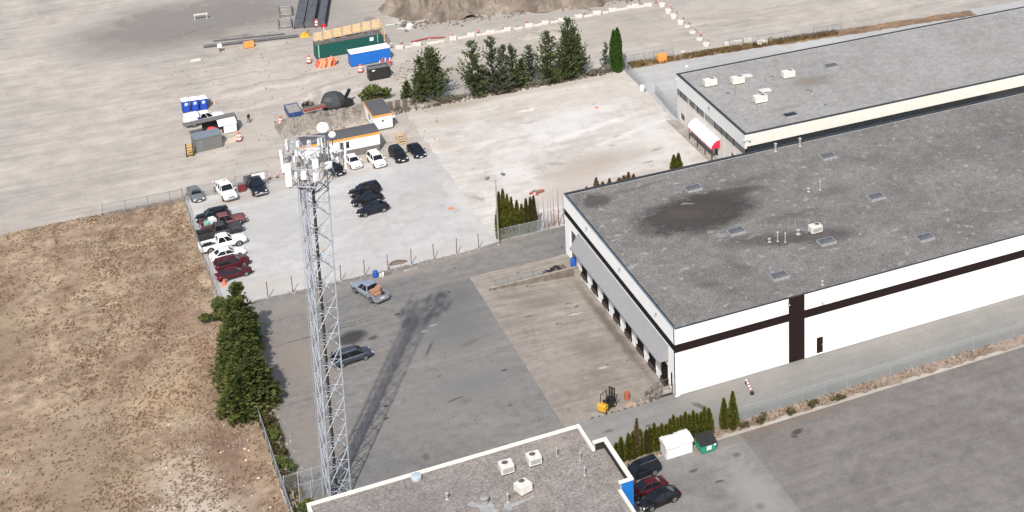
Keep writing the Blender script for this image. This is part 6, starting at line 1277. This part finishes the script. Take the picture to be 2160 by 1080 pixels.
MB().box(4.9,5.0,0,.1,0,1.6).box(.4,.5,0,.1,0,1.6).build('post', m_offw, sh); MB().obox((3.9,-.05,.9),(2.0,.06,1.5),0,-.2).build('side_sheet', m_offw, sh)
t = thing('red_machine', 'red machine half hidden under the shelter', 'machine', (30.4,283.0,0)); lump(.9,1.9,4,7,1.4,.8,1.5,.25).build('hood', plain('machine_red',(0.55,0.06,0.06),.5), t, 40); MB().box(-1.2,1.2,-.6,.6,0,.5).build('chassis', m_mach, t)
t = thing('grey_storage_box', 'slate grey storage container with flat roof at the left edge', 'container', (28.9,278.2,0), .1); MB().box(-1.6,2.6,0,2.6,0,2.3).build('body', m_skirt, t); MB().box(-1.7,2.7,-.1,2.7,2.3,2.4).build('roof', plain('slate_roof',(0.16,0.19,0.22),.7,var=.12), t); MB().box(-1.4,-.4,-.04,-.002,.1,2.0).build('door', m_galvdark, t)
t = thing('yellow_rack', 'yellow rack at the left edge beside the grey container', 'rack', (26.3,277.2,0)); 
for k in range(4): MB().box(-.5,.5,-.25,.25,.4+k*.5,.5+k*.5).build('shelf', m_yellow, t)
MB().box(-.55,-.45,-.3,.3,0,2.2).box(.45,.55,-.3,.3,0,2.2).build('upright', m_mach, t)
t = thing('timber_beams', 'pale squared timber beams lying by the shelter', 'timber', (*(32.62, 279.96),0), .22)
for k in range(3): MB().box(-2.4+.3*k,1.6,-.4+k*.33,-.1+k*.33,0,.32+.05*k).build('beam', plain('pale_timber',(0.52,0.45,0.36),.8,var=.12), t)
t = thing('dark_cabinet', 'dark generator cabinet right of the shelter', 'generator', (*(33.00, 284.45),0), .2); MB().box(-.6,.6,-.4,.4,.1,1.2).build('cabinet', m_mach, t); MB().tube((.2,0,1.2),(.2,0,1.6),.06,6).build('exhaust', m_galvdark, t); MB().box(.25,.55,-.3,.3,1.2,1.4).build('red_cap', m_bar, t)
t = thing('site_bin', 'grey bin and cone cluster behind the white service truck', 'bin', (*(31.99, 297.57),0)); MB().box(-.5,.5,-.4,.4,0,1.0).build('box', m_galvdark, t); MB().lathe([(.25,0),(.05,.8)],10,(1.0,.2,0)).build('cone', plain('faded_cone',(0.65,0.35,0.27),.7), t)

# ------------------------------------------------------------------ person walking on the site
def person(loc, rz, label):
    J = {'pel':(0,0,.95),'sp':(0.02,0,1.2),'ch':(0.04,0,1.42),'nk':(0.05,0,1.54),'hd':(0.07,0,1.64),'ht':(0.07,0,1.74),
         'hl':(0,.1,.92),'kl':(.16,.11,.5),'al':(.1,.11,.08),'tl':(.27,.12,.04),'hr':(0,-.1,.92),'kr':(.0,-.11,.5),'ar':(-.22,-.11,.1),'tr':(-.06,-.12,.04),
         'sl':(.04,.2,1.42),'el':(-.06,.27,1.14),'wl':(.08,.27,.92),'fl':(.12,.26,.83),'sr':(.04,-.2,1.42),'er':(.08,-.27,1.15),'wr':(.26,-.24,1.0),'fr':(.33,-.22,.95)}
    Rr = {'pel':.15,'sp':.145,'ch':.16,'nk':.06,'hd':.1,'ht':.085,'hl':.1,'kl':.07,'al':.05,'tl':.04,'hr':.1,'kr':.07,'ar':.05,'tr':.04,'sl':.08,'el':.055,'wl':.04,'fl':.035,'sr':.08,'er':.055,'wr':.04,'fr':.035}
    E_ = [('pel','sp'),('sp','ch'),('ch','nk'),('nk','hd'),('hd','ht'),('pel','hl'),('hl','kl'),('kl','al'),('al','tl'),('pel','hr'),('hr','kr'),('kr','ar'),('ar','tr'),('ch','sl'),('sl','el'),('el','wl'),('wl','fl'),('ch','sr'),('sr','er'),('er','wr'),('wr','fr')]
    ks = list(J); me = bpy.data.meshes.new('body'); me.from_pydata([J[k] for k in ks], [(ks.index(a),ks.index(b2)) for a,b2 in E_], []); me.update()
    t = thing('person', label, 'person', (loc[0],loc[1],0.0), rz); o = link('body', me, t)
    sk = o.modifiers.new('skin','SKIN')
    for k, v in zip(ks, me.skin_vertices[0].data): v.radius = (Rr[k],)*2; v.use_root = (k == 'pel')
    sub = o.modifiers.new('sub','SUBSURF'); sub.levels = 1; sub.render_levels = 1
    me.materials.append(plain('dark_clothing', (0.022,0.02,0.024), .85))
    skin_ = plain('skin', (0.36,0.21,0.15), .6)
    MB().lathe([(.02,1.53),(.075,1.58),(.09,1.65),(.085,1.71),(.03,1.755)],10,(.085,0,0)).build('face', skin_, t, 60)
    MB().lathe([(.105,1.66),(.1,1.74),(.05,1.79)],10,(.055,0,0)).build('hair', m_rubber, t, 60)
    for k in ('fl','fr'):
        hb_ = MB(); c = Vector(J[k])
        for q in range(4): hb_.tube(c+Vector((0,-.03+.02*q,0)), c+Vector((.03,-.03+.02*q,-.085+.008*abs(q-1.5))), .011, 5)
        hb_.tube(c+Vector((.0,.03,.02)), c+Vector((.05,.05,-.03)), .012, 5); hb_.build('hand', skin_, t)
    return t
person((36.88, 286.54), R_(-70), 'person in dark clothes walking across the dirt site')

# ------------------------------------------------------------------ dry grass, weeds and loose stones
def tufts(name, n, region, hrange, mat, seed, label, cond=None, width=.05, blades=3):
    rnd = random.Random(seed); Q = []; T = []
    i = 0
    while i < n:
        x = rnd.uniform(region[0],region[1]); y = rnd.uniform(region[2],region[3])
        d = NZ.noise((x*.22,y*.22,seed))+.5*NZ.noise((x*.8,y*.8,seed+3))
        if d < rnd.uniform(-.6,.35): i += .34; continue
        if cond and not cond(x,y): continue
        i += 1; tn = min(1,max(0,.5+.7*NZ.noise((x*.3,y*.3,9))+rnd.uniform(-.25,.25)))
        for b_ in range(blades):
            a = rnd.uniform(0,6.28); h = rnd.uniform(*hrange); l_ = rnd.uniform(.15,.5)*h; w_ = width*rnd.uniform(.7,1.5)
            c0 = Vector((x+rnd.uniform(-.1,.1), y+rnd.uniform(-.1,.1), 0)); tip = c0+Vector((math.cos(a)*l_,math.sin(a)*l_,h)); s = Vector((-math.sin(a),math.cos(a),0))*w_
            Q.append([c0-s, c0+s, tip+s*.5, tip-s*.5]); T.append(min(1,max(0,tn+rnd.uniform(-.2,.2))))
    o = link(name, leaf_mesh(name, Q, T, mat)); o['kind'] = 'stuff'; o['label'] = label; return o
m_dry = leaf_mat('dry_grass_blades', (0.235,0.155,0.108), (0.38,0.295,0.205), (0.44,0.395,0.335), 0.16)
tufts('dry_grass', 15000, (5,23,158,262), (.05,.22), m_dry, 1, 'dry brown grass and dead weeds of the field', width=.10)
tufts('dry_grass', 9000, (-30,5,158,262), (.05,.24), m_dry, 2, 'dry grass of the field beyond the picture edge', width=.12)
m_wd = leaf_mat('weed_blades', (0.12,0.075,0.035), (0.26,0.19,0.09))
tufts('bank_grass', 2600, (102,145,275.6,281.2), (.2,.6), m_wd, 3, 'brown weeds on the bank along the back fence', cond=lambda x,y: abs(y-(280.3-(x-102)*.066)) < 1.1, width=.1)
tufts('verge_weeds', 900, (56.5,110,165.2,166.9), (.06,.25), m_wd, 4, 'low weeds on the planting strip', width=.06)
tufts('yard_edge_weeds', 2200, (23.3,25.2,170,224), (.15,.6), leaf_mat('olive_blades',(0.06,0.055,0.02),(0.17,0.15,0.06)), 5, 'olive weeds along the inside of the yard fence', width=.07)
tufts('lot_edge_weeds', 900, (58.5,100,278.2,280.8), (.15,.6), leaf_mat('grey_weed_blades',(0.12,0.10,0.07),(0.27,0.23,0.17)), 6, 'grey weeds along the back of the vacant lot', width=.08)
def stones(name, n, fn, smin, smax, mat, seed, label):
    rnd = random.Random(seed); b = MB()
    for i in range(n):
        x, y, z = fn(rnd); s = rnd.uniform(smin,smax)
        pts = [Vector((math.cos(k*1.2566)*s*rnd.uniform(.7,1.2), math.sin(k*1.2566)*s*rnd.uniform(.7,1.2), 0)) for k in range(5)]
        b.add([(x+p.x,y+p.y,z-.02) for p in pts]+[(x+p.x*.6,y+p.y*.6,z+s*.7) for p in pts], [(k,(k+1)%5,5+(k+1)%5,5+k) for k in range(5)]+[(5,6,7,8,9)])
    o = b.build(name, mat); o['kind'] = 'stuff'; o['label'] = label; return o
stones('loose_stones', 260, lambda r: (r.uniform(62,101), r.uniform(227,279), .012), .03,.11, m_concrete, 1, 'loose stones scattered on the vacant lot')
stones('loose_stones', 500, lambda r: (lambda x: (x, 320.5-(x-72)*.12+r.gauss(0,1.6), 0))(r.uniform(70,122)), .1,.4, m_pile, 2, 'dark clods along the foot of the soil mounds')
stones('loose_stones', 260, lambda r: (lambda x: (x, 307.5-(x-68)*.045+r.gauss(0,.7), 0))(r.uniform(67,100)), .06,.24, m_dirt, 3, 'pale rubble below the concrete blocks')
stones('loose_stones', 160, lambda r: (r.uniform(63,69)+0, r.uniform(286,303), 0), .08,.3, m_berm, 6, 'pale rubble beside the blue container')
stones('loose_stones', 500, lambda r: (lambda x: (x, 279.4+r.gauss(0,1.0)+r.choice((0,3.2)), 0.05))(r.uniform(40.5,57)), .1,.42, m_berm, 9, 'rough stones at the foot of the rubble bank')
stones('loose_stones', 420, lambda r: (r.uniform(28,66), r.uniform(262,345), 0), .05,.2, m_berm, 10, 'small clods scattered over the dirt site')
stones('loose_stones', 240, lambda r: (r.uniform(24.2,60), 224.2+r.gauss(0,.35), .02), .04,.16, m_concrete, 4, 'small stones along the post line')
stones('loose_stones', 150, lambda r: (r.uniform(23.7,26.2), r.uniform(176,205), .02), .05,.25, m_concrete, 5, 'small stones along the yard fence')
stones('loose_stones', 60, lambda r: (r.uniform(10,22), r.uniform(160,200), .02), .06,.16, m_block, 8, 'pale stones and litter in the dry field')
